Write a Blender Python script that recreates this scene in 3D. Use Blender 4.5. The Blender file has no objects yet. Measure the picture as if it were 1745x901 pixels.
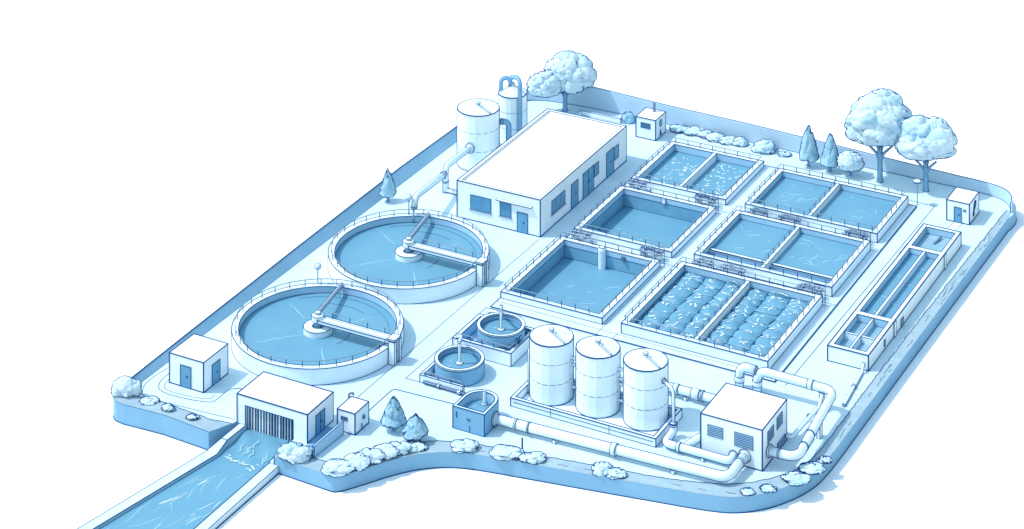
import bpy, bmesh, math, random
import numpy as np
from mathutils import Vector, Matrix
from mathutils.bvhtree import BVHTree

# ---------------------------------------------------------------- the site is laid out in metres:
# x runs along the basins' short side, y along the depth of the plant, z = 0 is the paved yard.
CAM = Vector((115.80, -217.04, 120.0))
YAW = math.radians(28.0816)
RX = Vector((math.cos(YAW), math.sin(YAW), 0))        # due "east" of the sun's path: shadows run this way
FX = Vector((-math.sin(YAW), math.cos(YAW), 0))
SC = bpy.context.scene
COL = SC.collection

# ---------------------------------------------------------------- materials
MATS = {}
def mat(name, col, rough=0.85, var=0.05, scale=0.35, spec=0.25, metal=0.0):
    m = bpy.data.materials.new(name); m.use_nodes = True
    nt = m.node_tree; b = nt.nodes['Principled BSDF']
    tc = nt.nodes.new('ShaderNodeTexCoord')
    n1 = nt.nodes.new('ShaderNodeTexNoise'); n1.inputs['Scale'].default_value = scale
    n1.inputs['Detail'].default_value = 6; n1.inputs['Roughness'].default_value = 0.6
    geo = nt.nodes.new('ShaderNodeNewGeometry')
    nt.links.new(geo.outputs['Position'], n1.inputs['Vector'])
    mr = nt.nodes.new('ShaderNodeMapRange')
    mr.inputs['From Min'].default_value = 0.35; mr.inputs['From Max'].default_value = 0.65
    mr.inputs['To Min'].default_value = 0.0; mr.inputs['To Max'].default_value = 1.0
    nt.links.new(n1.outputs['Fac'], mr.inputs['Value'])
    mx = nt.nodes.new('ShaderNodeMix'); mx.data_type = 'RGBA'
    lo = [max(0, c * (1 - var * k)) for c, k in zip(col, (1.7, 1.0, 0.5))]
    hi = [min(1, c * (1 + var * 0.6)) for c in col]
    mx.inputs['A'].default_value = (*lo, 1); mx.inputs['B'].default_value = (*hi, 1)
    nt.links.new(mr.outputs['Result'], mx.inputs['Factor'])
    nt.links.new(mx.outputs['Result'], b.inputs['Base Color'])
    b.inputs['Roughness'].default_value = rough
    b.inputs['Specular IOR Level'].default_value = spec
    b.inputs['Metallic'].default_value = metal
    MATS[name] = m
    return m
mat('ground_white', (.93, .94, .95), var=.0)
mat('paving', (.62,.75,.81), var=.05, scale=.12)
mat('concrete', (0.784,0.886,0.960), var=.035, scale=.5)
mat('kerb', (.64,.76,.84), var=.05, scale=.3)
mat('roof_white', (.86,.88,.90), var=.02, scale=.4)
mat('render_wall', (0.784,0.865,0.940), var=.04, scale=.4)
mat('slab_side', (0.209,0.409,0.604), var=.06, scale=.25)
mat('bank_blue', (0.215,0.389,0.530), var=.06, scale=.25)
mat('back_wall', (0.484,0.646,0.791), var=.06, scale=.25)
mat('planting', (0.361,0.473,0.533), var=.10, scale=.8)
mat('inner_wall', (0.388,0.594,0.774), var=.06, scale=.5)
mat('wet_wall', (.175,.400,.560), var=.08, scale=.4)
mat('water', (0.144,0.344,0.474), rough=.35, var=.06, scale=.22, spec=.2)
mat('pale_water', (0.292,0.464,0.550), rough=.35, var=.12, scale=.4, spec=.2)
mat('foam', (.72,.84,.90), var=.0)
mat('ripple', (.40,.62,.72), var=.0)
mat('glass', (0.093,0.288,0.485), rough=.25, var=.14, scale=.9, spec=.3)
mat('door_blue', (0.130,0.329,0.516), rough=.6, var=.10, scale=.9)
mat('steel_white', (0.764,0.886,0.960), rough=.45, var=.03, scale=.6, spec=.4)
mat('pipe_white', (0.725,0.865,0.960), rough=.5, var=.04, scale=.8, spec=.4)
mat('tank_blue', (0.203,0.429,0.635), rough=.6, var=.08, scale=.6)
mat('rail', (0.206,0.310,0.396), rough=.5, var=.05)
mat('ink', (.012,.076,.225), rough=.8, var=.0, spec=.05)
def leafmat(name, dark, light, scale):
    m = mat(name, light, rough=.9, var=0, spec=.05); nt = m.node_tree
    mx = [n for n in nt.nodes if n.type == 'MIX'][0]; mx.inputs['A'].default_value = (*dark, 1); mx.inputs['B'].default_value = (*light, 1)
    n1 = [n for n in nt.nodes if n.type == 'TEX_NOISE'][0]; n1.inputs['Scale'].default_value = scale; n1.inputs['Detail'].default_value = 3
    r = [n for n in nt.nodes if n.type == 'MAP_RANGE'][0]; r.inputs['From Min'].default_value = .40; r.inputs['From Max'].default_value = .50
leafmat('leaf_pale', (.44,.64,.78), (.60,.74,.84), .45)
leafmat('leaf_blue', (.26,.47,.63), (.36,.57,.71), .9)
mat('bark', (0.220,0.408,0.599), var=.15, scale=2.5)
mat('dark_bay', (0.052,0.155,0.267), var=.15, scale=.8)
mat('lamp_glass', (.62, .76, .86), rough=.3, var=.03)

INK = .058
# ---------------------------------------------------------------- mesh builder
class MB:
    """Collects shapes in world metres; build() links ONE mesh object with its inked edges inside it."""
    def __init__(s, m):
        s.v = []; s.f = []; s.fm = []; s.fs = []; s.mats = [m]; s.cur = 0; s.smooth = False
    def use(s, m):
        if m not in s.mats: s.mats.append(m)
        s.cur = s.mats.index(m); return s
    def add(s, vs, fs):
        o = len(s.v); s.v += [tuple(p) for p in vs]
        for f in fs:
            s.f.append([o + i for i in f]); s.fm.append(s.cur); s.fs.append(s.smooth)
    def poly(s, vs): s.add(vs, [list(range(len(vs)))])
    def box(s, x0, y0, z0, x1, y1, z1):
        s.add([(x0,y0,z0),(x1,y0,z0),(x1,y1,z0),(x0,y1,z0),(x0,y0,z1),(x1,y0,z1),(x1,y1,z1),(x0,y1,z1)],
              [(3,2,1,0),(4,5,6,7),(0,1,5,4),(1,2,6,5),(2,3,7,6),(3,0,4,7)])
    def obox(s, c, ax, lx, ly, z0, z1):
        a = Vector(ax).normalized(); b = Vector((-a.y, a.x, 0)); c = Vector((c[0], c[1], 0))
        q = [c - a*lx/2 - b*ly/2, c + a*lx/2 - b*ly/2, c + a*lx/2 + b*ly/2, c - a*lx/2 + b*ly/2]
        s.prism([(p.x, p.y) for p in q], z0, z1)
    def prism(s, pts, z0, z1):
        n = len(pts)
        s.add([(p[0],p[1],z0) for p in pts] + [(p[0],p[1],z1) for p in pts],
              [list(range(n))[::-1], list(range(n,2*n))] + [(i,(i+1)%n,n+(i+1)%n,n+i) for i in range(n)])
    def lathe(s, prof, c, n=32, cap0=True, cap1=True):
        vs, fs = [], []
        for r, z in prof:
            for k in range(n):
                a = 2*math.pi*(k+.5)/n; vs.append((c[0]+r*math.cos(a), c[1]+r*math.sin(a), z))
        for j in range(len(prof)-1):
            for k in range(n):
                k2 = (k+1) % n; fs.append((j*n+k, j*n+k2, (j+1)*n+k2, (j+1)*n+k))
        if cap0: fs.append(list(range(n))[::-1])
        if cap1: fs.append([(len(prof)-1)*n+k for k in range(n)])
        s.add(vs, fs)
    def ring(s, c, r0, r1, z0, z1, n=64):
        vs, fs = [], []
        for r, z in ((r1,z0),(r1,z1),(r0,z1),(r0,z0)):
            for k in range(n):
                a = 2*math.pi*(k+.5)/n; vs.append((c[0]+r*math.cos(a), c[1]+r*math.sin(a), z))
        for j in range(4):
            j2 = (j+1) % 4
            for k in range(n):
                k2 = (k+1) % n; fs.append((j*n+k, j*n+k2, j2*n+k2, j2*n+k))
        s.add(vs, fs)
    def tube(s, path, r, n=12, caps=True):
        P = [Vector(p) for p in path]; vs, fs = [], []
        rr = r if isinstance(r, (list, tuple)) else [r]*len(P)
        t0 = (P[1]-P[0]).normalized()
        up = Vector((0,0,1)) if abs(t0.z) < .9 else Vector((1,0,0))
        u = t0.cross(up).normalized()
        for i, p in enumerate(P):
            a = (P[i]-P[i-1]).normalized() if i else (P[1]-P[0]).normalized()
            b = (P[i+1]-P[i]).normalized() if i < len(P)-1 else a
            t = (a+b).normalized() if (a+b).length > 1e-4 else a
            k = 1/max(.35, t.dot(a))
            u = (u - t*u.dot(t)).normalized(); w = t.cross(u)
            for q in range(n):
                th = 2*math.pi*(q+.5)/n
                vs.append(p + (u*math.cos(th) + w*math.sin(th))*rr[i]*(1 if len(P) > 8 else k**.5))
        m = len(P)
        for i in range(m-1):
            for q in range(n):
                q2 = (q+1) % n; fs.append((i*n+q, i*n+q2, (i+1)*n+q2, (i+1)*n+q))
        if caps: fs += [list(range(n))[::-1], [(m-1)*n+q for q in range(n)]]
        s.add(vs, fs)
    def line(s, path, r=.03, m='ink'):
        old = s.cur; s.use(m)
        for a, b in zip(path, path[1:]): s._dia(Vector(a), Vector(b), r)
        s.cur = old
    def _dia(s, a, b, r):
        d = b-a
        if d.length < 1e-5: return
        r *= 1.2; t = d.normalized(); up = Vector((0.31,0.17,.93)) if abs(t.z) < .9 else Vector((.93,.31,.1))
        u = t.cross(up).normalized(); w = t.cross(u)
        a2 = a - t*r*.5; b2 = b + t*r*.5
        s.add([a2+u*r, a2+w*r, a2-u*r, a2-w*r, b2+u*r, b2+w*r, b2-u*r, b2-w*r],
              [(0,1,5,4),(1,2,6,5),(2,3,7,6),(3,0,4,7),(3,2,1,0),(4,5,6,7)])
    def ribbon(s, path, w, m='foam'):
        old = s.cur; s.use(m); P = [Vector(p) for p in path]; n = len(P); vs = []
        for i, p in enumerate(P):
            d = (P[min(i+1,n-1)] - P[max(i-1,0)]); d.z = 0; d.normalize()
            k = w/2 * (.35 + .65*math.sin(math.pi*(i+.3)/(n-.4)))
            nrm = Vector((-d.y, d.x, 0)); vs += [p - nrm*k, p + nrm*k]
        s.add(vs, [(2*i, 2*i+2, 2*i+3, 2*i+1) for i in range(n-1)])
        s.cur = old
    def build(s, name, parent=None, ink=INK, contour=True, outer_only=False, angle=32, thin=None, weld=True):
        bm = bmesh.new()
        vv = [bm.verts.new(p) for p in s.v]
        for f, m, sm in zip(s.f, s.fm, s.fs):
            try:
                F = bm.faces.new([vv[i] for i in f]); F.material_index = m; F.smooth = sm
            except ValueError: pass
        skip = {i for i, m in enumerate(s.mats) if m in ('ink', 'foam', 'ripple')}
        if weld:
            solid = {v for F in bm.faces if F.material_index not in skip for v in F.verts}
            bmesh.ops.remove_doubles(bm, verts=list(solid), dist=1e-4)
        bmesh.ops.recalc_face_normals(bm, faces=[F for F in bm.faces if F.material_index not in skip or s.mats[F.material_index] == 'ink'])
        for F in bm.faces:
            if s.mats[F.material_index] in ('foam', 'ripple'):
                F.normal_update()
                if F.normal.z < 0: F.normal_flip()
        segs = []
        if ink:
            ca = math.cos(math.radians(angle)); bvh = None
            for e in bm.edges:
                fs = [F for F in e.link_faces if F.material_index not in skip]
                if not fs: continue
                a, b = e.verts[0].co, e.verts[1].co
                if len(fs) == 1 and outer_only: continue
                if len(fs) == 1:
                    segs.append((a.copy(), b.copy(), ink)); continue
                if len(fs) > 2: continue
                n1, n2 = fs[0].normal, fs[1].normal
                if n1.dot(n2) < ca and not outer_only:
                    segs.append((a.copy(), b.copy(), ink)); continue
                if contour:
                    mid = (a+b)/2; d = (CAM-mid).normalized()
                    if (n1.dot(d) > 0) != (n2.dot(d) > 0):
                        if outer_only:
                            if bvh is None: bvh = BVHTree.FromBMesh(bm)
                            nn = (n1+n2).normalized()
                            hit = bvh.ray_cast(mid + nn*.10, -d, 60)
                            if hit[0] is not None and (hash((round(mid.x*3), round(mid.z*3))) % 10) >= outer_only*10: continue
                        segs.append((a.copy(), b.copy(), ink))
        bm_v, = (None,)
        me = bpy.data.meshes.new(name)
        bm.to_mesh(me); bm.free()
        if segs:
            q = MB('ink'); q.mats = s.mats if 'ink' in s.mats else s.mats + ['ink']; s.mats = q.mats
            q.cur = q.mats.index('ink')
            for a, b, r in segs: q._dia(a, b, r)
            b2 = bmesh.new(); b2.from_mesh(me)
            vv = [b2.verts.new(p) for p in q.v]
            for f in q.f:
                F = b2.faces.new([vv[i] for i in f]); F.material_index = q.cur
            b2.to_mesh(me); b2.free()
        for m in s.mats: me.materials.append(MATS[m])
        o = bpy.data.objects.new(name, me); COL.objects.link(o)
        if parent is not None:
            w = world_loc(parent); me.transform(Matrix.Translation(-w)); o.parent = parent
        return o

def world_loc(o):
    w = Vector((0,0,0))
    while o is not None: w += o.location; o = o.parent
    return w
def tag(o, label, cat, group=None, kind=None):
    o['label'] = label; o['category'] = cat
    if group: o['group'] = group
    if kind: o['kind'] = kind
    return o
def thing(name, label, cat, loc, group=None):
    o = bpy.data.objects.new(name, None); COL.objects.link(o); o.location = loc
    o.empty_display_size = .3
    return tag(o, label, cat, group)
def base(o, loc):
    """Puts a single-mesh thing's origin at its base."""
    o.data.transform(Matrix.Translation(-Vector(loc))); o.location = loc; return o
def structure(o, label, cat='ground'): return tag(o, label, cat, kind='structure')
def copy_tree(o, parent=None):
    c = o.copy(); COL.objects.link(c); c.parent = parent
    for ch in [k for k in o.children]: copy_tree(ch, c)
    return c
def fillet(path, rad, n=6):
    P = [Vector(p) for p in path]; out = [P[0]]
    for i in range(1, len(P)-1):
        a, b = P[i-1]-P[i], P[i+1]-P[i]; la, lb = a.length, b.length
        a.normalize(); b.normalize(); ang = a.angle(b)
        if ang > 3.1: out.append(P[i]); continue
        t = min(rad/math.tan(ang/2), la*.49, lb*.49); r = t*math.tan(ang/2)
        bis = (a+b).normalized(); c = P[i] + bis*(r/math.sin(ang/2))
        s0, s1 = P[i]+a*t-c, P[i]+b*t-c
        tot = s0.angle(s1); ax = s0.cross(s1).normalized()
        for k in range(n+1): out.append(c + Matrix.Rotation(tot*k/n, 3, ax) @ s0)
    out.append(P[-1]); return out
def chaikin(pts, it=2):
    for _ in range(it):
        q = [pts[0]]
        for a, b in zip(pts, pts[1:]):
            q += [tuple(.75*x+.25*y for x, y in zip(a,b)), tuple(.25*x+.75*y for x, y in zip(a,b))]
        q.append(pts[-1]); pts = q
    return pts
def sheet(bm_pts, holes, z):
    """Flat faces of a polygon with holes, as (verts, faces)."""
    bm = bmesh.new(); edges = []
    for loop in [bm_pts] + holes:
        vs = [bm.verts.new((p[0], p[1], z)) for p in loop]
        for i in range(len(vs)): edges.append(bm.edges.new((vs[i], vs[(i+1) % len(vs)])))
    bmesh.ops.triangle_fill(bm, use_beauty=True, use_dissolve=False, edges=edges, normal=(0,0,1))
    bm.verts.index_update()
    V = [v.co.copy() for v in bm.verts]; Fs = [[v.index for v in f.verts] for f in bm.faces]
    bm.free(); return V, Fs
def rect(x0, y0, x1, y1): return [(x0,y0),(x1,y0),(x1,y1),(x0,y1)]
def wiggle(path, amp, seed, step=.35):
    r = random.Random(seed); out = []
    for a, b in zip(path, path[1:]):
        a, b = Vector(a), Vector(b); n = max(1, int((b-a).length/step))
        for k in range(n):
            p = a.lerp(b, k/n); p.x += r.uniform(-amp, amp); p.y += r.uniform(-amp, amp); out.append(p)
    out.append(Vector(path[-1])); return out
def strokes(mb, test, x0, y0, x1, y1, z, n, seed, ln=(1.0, 2.6), w=.085, ang=None, m='ripple', jit=.25):
    r = random.Random(seed); done = 0; tries = 0
    while done < n and tries < n*20:
        tries += 1
        p = Vector((r.uniform(x0,x1), r.uniform(y0,y1), z)); a = (ang if ang is not None else r.choice((-.30, .1, .35, .35, .6, 1.5))) + r.uniform(-jit,jit)
        L = r.uniform(*ln); k = max(3, int(L/.22)); path = []
        for i in range(k):
            path.append(p.copy()); a += r.uniform(-1,1)*max(jit,.10)*1.7
            p = p + Vector((math.cos(a), math.sin(a), 0))*(L/k)
        if all(test(q.x, q.y) for q in path): mb.ribbon(path, w*r.uniform(.6,1.3), m); done += 1

# ================================================================ GROUND, YARD, PAVING
POOLS = [(-.47,-1.55,11.0,12.2,.75), (-.15,14.47,11.35,26.25,.75), (.02,28.5,11.55,39.6,.75),
         (13.4,-2.2,28.95,12.4,1.1), (13.9,14.5,29.2,26.0,1.1), (14.1,27.9,29.3,38.0,1.1)]
g = MB('ground_white'); g.poly([(-2500,-900,-1.4),(2500,-900,-1.4),(2500,3500,-1.4),(-2500,3500,-1.4)])
structure(base(g.build('ground', ink=None), (0,0,-1.4)), 'bare white ground spreading around the plant to the horizon')

front = chaikin([(.9,-36.7),(1.95,-36.75),(3.2,-34.87),(4.94,-31.98),(6.57,-29.98),(8.57,-28.59),(10.5,-27.85),(12.67,-27.38),(17.17,-26.57),
         (21.96,-25.7),(27.5,-24.65),(32.3,-23.75),(34.6,-22.9),(36.9,-20.7),(38.7,-17.3),(39.35,-13.83),(39.4,-4),(39.55,13.3),(39.9,40.2)], 3)
corner = chaikin([(39.9,40.2),(40.2,42.3),(39.7,44.3),(38.0,45.45),(34,45.7)], 3)
left_corner = [(-23.55,-34.3),(-23.45,-35.3),(-23.1,-35.95),(-22.45,-36.4),(-21.5,-36.5)]
outline = left_corner + [(-17.1,-36.2),(-11.95,-36.4),(-11.05,-33.32),(-10.12,-33.32),(-10.12,-32.4),(-4.72,-32.4),(-4.72,-36.52)] + front + corner[1:] + [(-14,45.7),(-19.8,45.3),(-22.9,43.6),(-24.1,40.5),(-24.1,16)]
s = MB('paving')
s.add(*sheet(outline, [rect(p[0]+.1,p[1]+.1,p[2]-.1,p[3]-.1) for p in POOLS], 0))
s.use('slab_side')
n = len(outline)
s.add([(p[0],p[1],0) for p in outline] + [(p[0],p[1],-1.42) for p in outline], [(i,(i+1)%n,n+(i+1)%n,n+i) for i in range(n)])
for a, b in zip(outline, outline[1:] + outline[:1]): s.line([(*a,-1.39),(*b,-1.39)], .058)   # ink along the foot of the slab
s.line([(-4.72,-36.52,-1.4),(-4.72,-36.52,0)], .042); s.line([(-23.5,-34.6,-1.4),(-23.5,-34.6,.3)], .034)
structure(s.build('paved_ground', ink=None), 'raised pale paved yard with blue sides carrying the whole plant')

# apron round the basins, roads
ap = MB('paving'); AP = [(-.53,-3.6),(30.2,-3.6),(30.2,38.3),(13.8,38.3),(13.8,40.0),(-.53,40.0)]
ap.add(*sheet(AP, [rect(p[0]+.05,p[1]+.05,p[2]-.05,p[3]-.05) for p in POOLS], .1))
m = len(AP)
ap.add([(*p,.1) for p in AP] + [(*p,0) for p in AP], [(i,(i+1)%m,m+(i+1)%m,m+i) for i in range(m)])
for a, b in zip(AP, AP[1:]+AP[:1]): ap.line([(*a,.1),(*b,.1)], .05)
ap.line([(11.3,-3.55,.1),(11.3,12.2,.1)], .022); ap.line([(13.1,-3.55,.1),(13.1,-2.2,.1)], .022); ap.line([(-.5,-2.3,.1),(30,-2.9,.1)], .02)
structure(ap.build('pavement', ink=None, weld=False), 'low concrete apron under the six rectangular basins', 'pavement')
def ground_sheet(name, pts, z, m, lines, label, cat, r=.03):
    k = MB(m); k.add(*sheet(pts, [], z))
    for L in lines: k.line([(*p, z) for p in L], r)
    return structure(k.build(name, ink=None), label, cat)
ground_sheet('road', [(30.3,-3.6),(31.3,-3.6),(31.9,39.4),(28.8,39.5),(28.8,38.4),(30.3,38.4)], .006, 'paving', [[(31.3,-3.6),(31.9,39.4),(28.8,39.5),(28.8,38.4)]], 'narrow service road between the basins and the long channel', 'road')
ground_sheet('path', [(-3.35,-26.5),(-1.2,-26.5),(-1.0,-3.8),(-1.0,11.8),(-3.05,11.8)], .006, 'paving', [[(-3.4,-27.5),(-3.05,11.8)]], 'straight service path between the round clarifiers and the basins', 'path', .028)
ground_sheet('forecourt', [(-1.13,-19.4),(7.5,-19.2),(7.5,-3.85),(-.9,-3.8)], .010, 'paving', [[(4.9,-19.25),(-1.13,-19.4),(-.9,-3.8),(3,-3.8)]], 'pale paved pad under the two round blue thickener tanks', 'pavement')
ground_sheet('yard', [(-1.2,-26.2),(-1.2,-21.7),(-.9,-21.5),(24.5,-20.2),(26,-20.4),(26,-23.0),(12,-25.5),(6.5,-27.4),(2.5,-31.5)], .008, 'paving', [[(-3.2,-28.4),(-1.2,-26.0),(-1.2,-21.9),(-1.0,-21.6),(10.3,-21.0)], [(10.3,-21.0),(26,-20.4)]], 'paved front yard with two small trees, inside the curved planting strip', 'yard', .045)
# kerbed path round the gatehouse
k = MB('paving')
for L, r in ((chaikin([(-22.3,-28.5),(-22.6,-31.5),(-22.0,-33.0),(-21.2,-33.9),(-19.4,-33.8),(-11.3,-33.1)],2), .022), (chaikin([(-21.6,-28.9),(-21.5,-31.2),(-20.2,-32.6),(-14.9,-31.95),(-14.8,-30.7),(-14.9,-28.4),(-11,-27.9)],2), .03), (chaikin([(-21.0,-29.0),(-20.9,-31),(-20.0,-32.1),(-15.4,-31.5),(-15.4,-30.5)],2), .022)):
    k.line([(*p,.012) for p in L], r)
k.add(*sheet([(-22.2,-28.6),(-22.2,-32.4),(-20.4,-33.2),(-14.6,-32.5),(-14.4,-28.4),(-16,-26)], [], .007))
structure(k.build('footpath', ink=None), 'footpath looping round the small gatehouse at the left corner', 'path')

# ================================================================ PLANTING STRIPS, BANK, BACK WALL
bed = MB('planting')
BED = left_corner + [(-17.1,-36.2),(-11.95,-36.4),(-11.2,-33.8),(-13.1,-34.5),(-18.9,-34.4),(-20.8,-34.75),(-22.2,-34.6)]
nb = len(BED)
def bz(p): return .45 if p[0] < -14 else (.30 if p[1] < -35 else (.25 if p[0] < -13 else .03))
BZ = [(p[0],p[1],bz(p)) for p in BED]
bed.add(*[(lambda V, F: ([(v[0],v[1],bz(v)) for v in V], F))(*sheet(BED, [], 0))][0])
bed.use('slab_side'); bed.add(BZ + [(*p,-.01) for p in BED], [(i,(i+1)%nb,nb+(i+1)%nb,nb+i) for i in range(nb)])
bed.line(wiggle([(p[0],p[1],bz(p)+.01) for p in [(-11.2,-33.8),(-13.1,-34.5),(-18.9,-34.4),(-20.8,-34.75),(-22.2,-34.6)]], .05, 4), .03)
bed.line([(p[0],p[1],bz(p)) for p in left_corner + [(-17.1,-36.2),(-11.95,-36.4)]], .018)
structure(bed.build('planting_bed', ink=None), 'raised blue planting bed along the front left edge', 'planting bed')
inner = [(-4.72,-35.3),(-1.12,-35.05),(.96,-35.0),(1.72,-33.65),(3.9,-30.7),(5.75,-28.57),(6.45,-27.65),(8.19,-26.94),(11.75,-25.9),(16.76,-25.1),(21.1,-24.3),(25.97,-23.56),(30.15,-22.6),(33.97,-21.0),(36.7,-17.94),(37.75,-15.87),(38.2,-13),(38.35,2.57),(38.5,12.92),(38.75,26.55),(39.2,42.2)]
inner = chaikin(inner, 1)
st = MB('planting')
o2 = [(-4.72,-36.5)] + front + [(39.8,42.0)]
st.add(*sheet(o2 + inner[::-1], [], .02))
st.line(wiggle([(*p,.03) for p in inner], .06, 7), .032)
rr = random.Random(3)
for i in range(26):
    t = rr.uniform(-12, 40); x = 38.5 + (t+13)*.013 + rr.uniform(.1,.5)
    st.line(wiggle([(x,t,.04),(x+rr.uniform(-.15,.15),t+rr.uniform(.6,1.8),.04)], .07, i, .3), .012)
for i in range(12):
    j = rr.randrange(8, 60); p = front[min(j*2, len(front)-1)]
    st.line(wiggle([(p[0]-.3,p[1]+.6,.04),(p[0]+rr.uniform(.2,.8),p[1]+.75,.04)], .07, i+50, .2), .012)
structure(st.build('planting_strip', ink=None, weld=False), 'pale blue planting strip following the front and right edge of the yard', 'planting')

bk = MB('bank_blue')
BY = [(-34.6,-23.5,.45),(-32.8,-23.58,.58),(-22,-23.7,.72),(-3,-23.9,.9),(18,-24.07,1.0),(38.6,-24.0,.8)]
for (y0,x0,z0),(y1,x1,z1) in zip(BY, BY[1:]):
    bk.add([(-22.9,y0,0),(x0,y0,z0),(x1,y1,z1),(-22.9,y1,0),(x0-.02,y0,-1.4),(x1-.02,y1,-1.4)], [(0,3,2,1),(1,2,5,4)])
bk.line([(x,y,z) for y,x,z in BY], .055); bk.line([(-22.9,y,0) for y,x,z in BY], .018)
bo = bk.build('boundary_bank', ink=None); tag(base(bo,(-23.5,6,0)), 'long sloping blue bank closing the left side of the yard', 'wall')
wl = MB('back_wall')
WB = chaikin([(-23.0,38.6,.6),(-22.3,42.6,1.0),(-19.6,44.7,1.6),(-13,45.3,2.5)],2) + [(-3,45.3,2.17),(7.3,45.25,2.03),(17,45.2,1.75),(33,45.1,1.25)] + [(*p,1.25) for p in chaikin([(33.4,45.1),(36.2,45.0),(38.0,44.55),(39.2,43.4),(39.75,41.7)],3)]
for (x0,y0,z0),(x1,y1,z1) in zip(WB, WB[1:]):
    d = Vector((x1-x0,y1-y0,0)).normalized(); nn = Vector((-d.y,d.x,0))*.22
    wl.add([(x0,y0,0),(x1,y1,0),(x1,y1,z1),(x0,y0,z0),(x0+nn.x,y0+nn.y,0),(x1+nn.x,y1+nn.y,0),(x1+nn.x,y1+nn.y,z1),(x0+nn.x,y0+nn.y,z0)],
           [(0,1,2,3),(5,4,7,6),(3,2,6,7)])
NB = len(WB) - 32
wl.line([(x,y+.2,z) for x,y,z in WB[:NB]] + [(x+.14,y+.14,z) for x,y,z in WB[NB:]], .055)
wl.line([(x,y-.01,.02) for x,y,z in WB], .03)
wl.add([(39.75,41.7,0),(39.97,41.7,0),(39.97,41.7,1.25),(39.75,41.7,1.25)], [(0,1,2,3)])
wl.line([(39.75,41.69,0),(39.75,41.69,1.25)], .03)
tag(base(wl.build('boundary_wall', ink=None), (8,45.3,0)), 'low blue boundary wall along the back with a rounded right end', 'wall')

# ================================================================ INLET CHANNEL
LW = [(-10.65,-9.95,-33.34,-.05),(-11.1,-10.45,-35.6,-.45),(-11.66,-10.5,-37.1,-1.0),(-14.33,-13.24,-52.0,-1.0),(-17.9,-16.9,-72.0,-1.0)]
w = MB('kerb')
for (a0,b0,y0,z0),(a1,b1,y1,z1) in zip(LW, LW[1:]):
    w.add([(a0,y0,z0),(b0,y0,z0),(b1,y1,z1),(a1,y1,z1)], [(0,1,2,3)])
    w.add([(a0,y0,z0),(a1,y1,z1),(a1,y1,-1.4),(a0,y0,-1.4)], [(0,1,2,3)])
    w.use('inner_wall'); w.add([(b0,y0,z0),(b1,y1,z1),(b1,y1,-1.4),(b0,y0,-1.4)], [(0,1,2,3)]); w.use('kerb')
w.line([(b,y,z) for a,b,y,z in LW], .045); w.line([(a,y,z) for a,b,y,z in LW], .035)
w.line([(-11.1,-35.6,-.44),(-10.45,-35.6,-.44)], .03)
tag(base(w.build('channel_wall', ink=None), (-12,-42,-1.4)), 'flaring white kerb wall on the left side of the inlet channel', 'wall', 'inlet channel walls')
w = MB('kerb')
RW = [(-5.22,-4.74,-33.34,-.3),(-5.24,-4.74,-36.5,-.62)]
for (a0,b0,y0,z0),(a1,b1,y1,z1) in zip(RW, RW[1:]):
    w.add([(a0,y0,z0),(b0,y0,z0),(b1,y1,z1),(a1,y1,z1),(a0,y0,-1.4),(a1,y1,-1.4),(b1,y1,-1.4)], [(0,1,2,3),(0,4,5,3),(3,2,6,5)])
w.add([(-5.25,-36.55,-.72),(-4.25,-36.55,-.72),(-4.35,-72,-1.0),(-5.6,-72,-1.0),(-5.25,-36.55,-1.4),(-4.25,-36.55,-1.4),(-4.35,-72,-1.4),(-5.6,-72,-1.4)], [(0,1,2,3),(0,3,7,4),(1,2,6,5),(0,1,5,4)])
w.line([(-5.23,-33.4,-.3),(-5.25,-36.5,-.62),(-5.25,-36.6,-.72),(-5.6,-72,-1.0)], .045); w.line([(-4.25,-36.55,-.72),(-4.35,-72,-1.0)], .03); w.line([(-4.24,-36.6,-1.37),(-4.34,-72,-1.37)], .055)
tag(base(w.build('channel_wall', ink=None), (-4.9,-42,-1.4)), 'straight white kerb wall on the right side of the inlet channel', 'wall', 'inlet channel walls')
wa = MB('water')
nx, ny = 26, 40
def chan_l(y):
    for (a0,b0,y0,z0),(a1,b1,y1,z1) in zip(LW, LW[1:]):
        if y1 <= y <= y0: return b0 + (b1-b0)*(y0-y)/(y0-y1)
    return LW[0][1]
rows = [-32.5 - k*.16 for k in range(32)] + [-37.6, -45, -56, -72]
vs = []
for y in rows:
    t = min(1, max(0, (-33.2-y)/3.6)); zb = -.5 - .75*(t*t*(3-2*t))
    for i in range(nx+1):
        x = chan_l(min(y,-33.34))+.0 + (-5.2 + 0 - chan_l(min(y,-33.34)))*i/nx if y < -33.3 else -10.05 + 5.0*i/nx
        zz = zb + (.05*math.sin(x*2.3+y*1.9)+.04*math.sin(x*4.1-y*3.3)) * (1 if -36.9 < y < -33.2 else 0)
        vs.append((x,y,zz))
wa.smooth = True
wa.add(vs, [(j*(nx+1)+i, j*(nx+1)+i+1, (j+1)*(nx+1)+i+1, (j+1)*(nx+1)+i) for j in range(len(rows)-1) for i in range(nx)])
wa.smooth = False
inch = lambda x, y: chan_l(y)+.5 < x < -5.6
strokes(wa, inch, -13,-51,-5.5,-38, -1.235, 24, 11, (1.2,3.8), .075, -1.78, jit=.07)
strokes(wa, inch, -12,-46,-6,-38, -1.233, 7, 14, (.8,2.4), .10, -1.78, m='foam', jit=.08)
strokes(wa, inch, -10.3,-37.6,-5.5,-36.4, -1.19, 12, 12, (.6,1.4), .12, -.2, m='foam')
for i in range(7):
    r_ = random.Random(i+70); x = r_.uniform(-9.3,-5.8); y = r_.uniform(-36.2,-34.0); pth = []
    for j in range(6):
        yy = y - j*.2; t = min(1, max(0, (-33.2-yy)/3.6)); pth.append((x + .12*math.sin(j*1.7+i), yy, -.38 - .75*(t*t*(3-2*t))))
    wa.ribbon(pth, .09, 'ripple')
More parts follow.
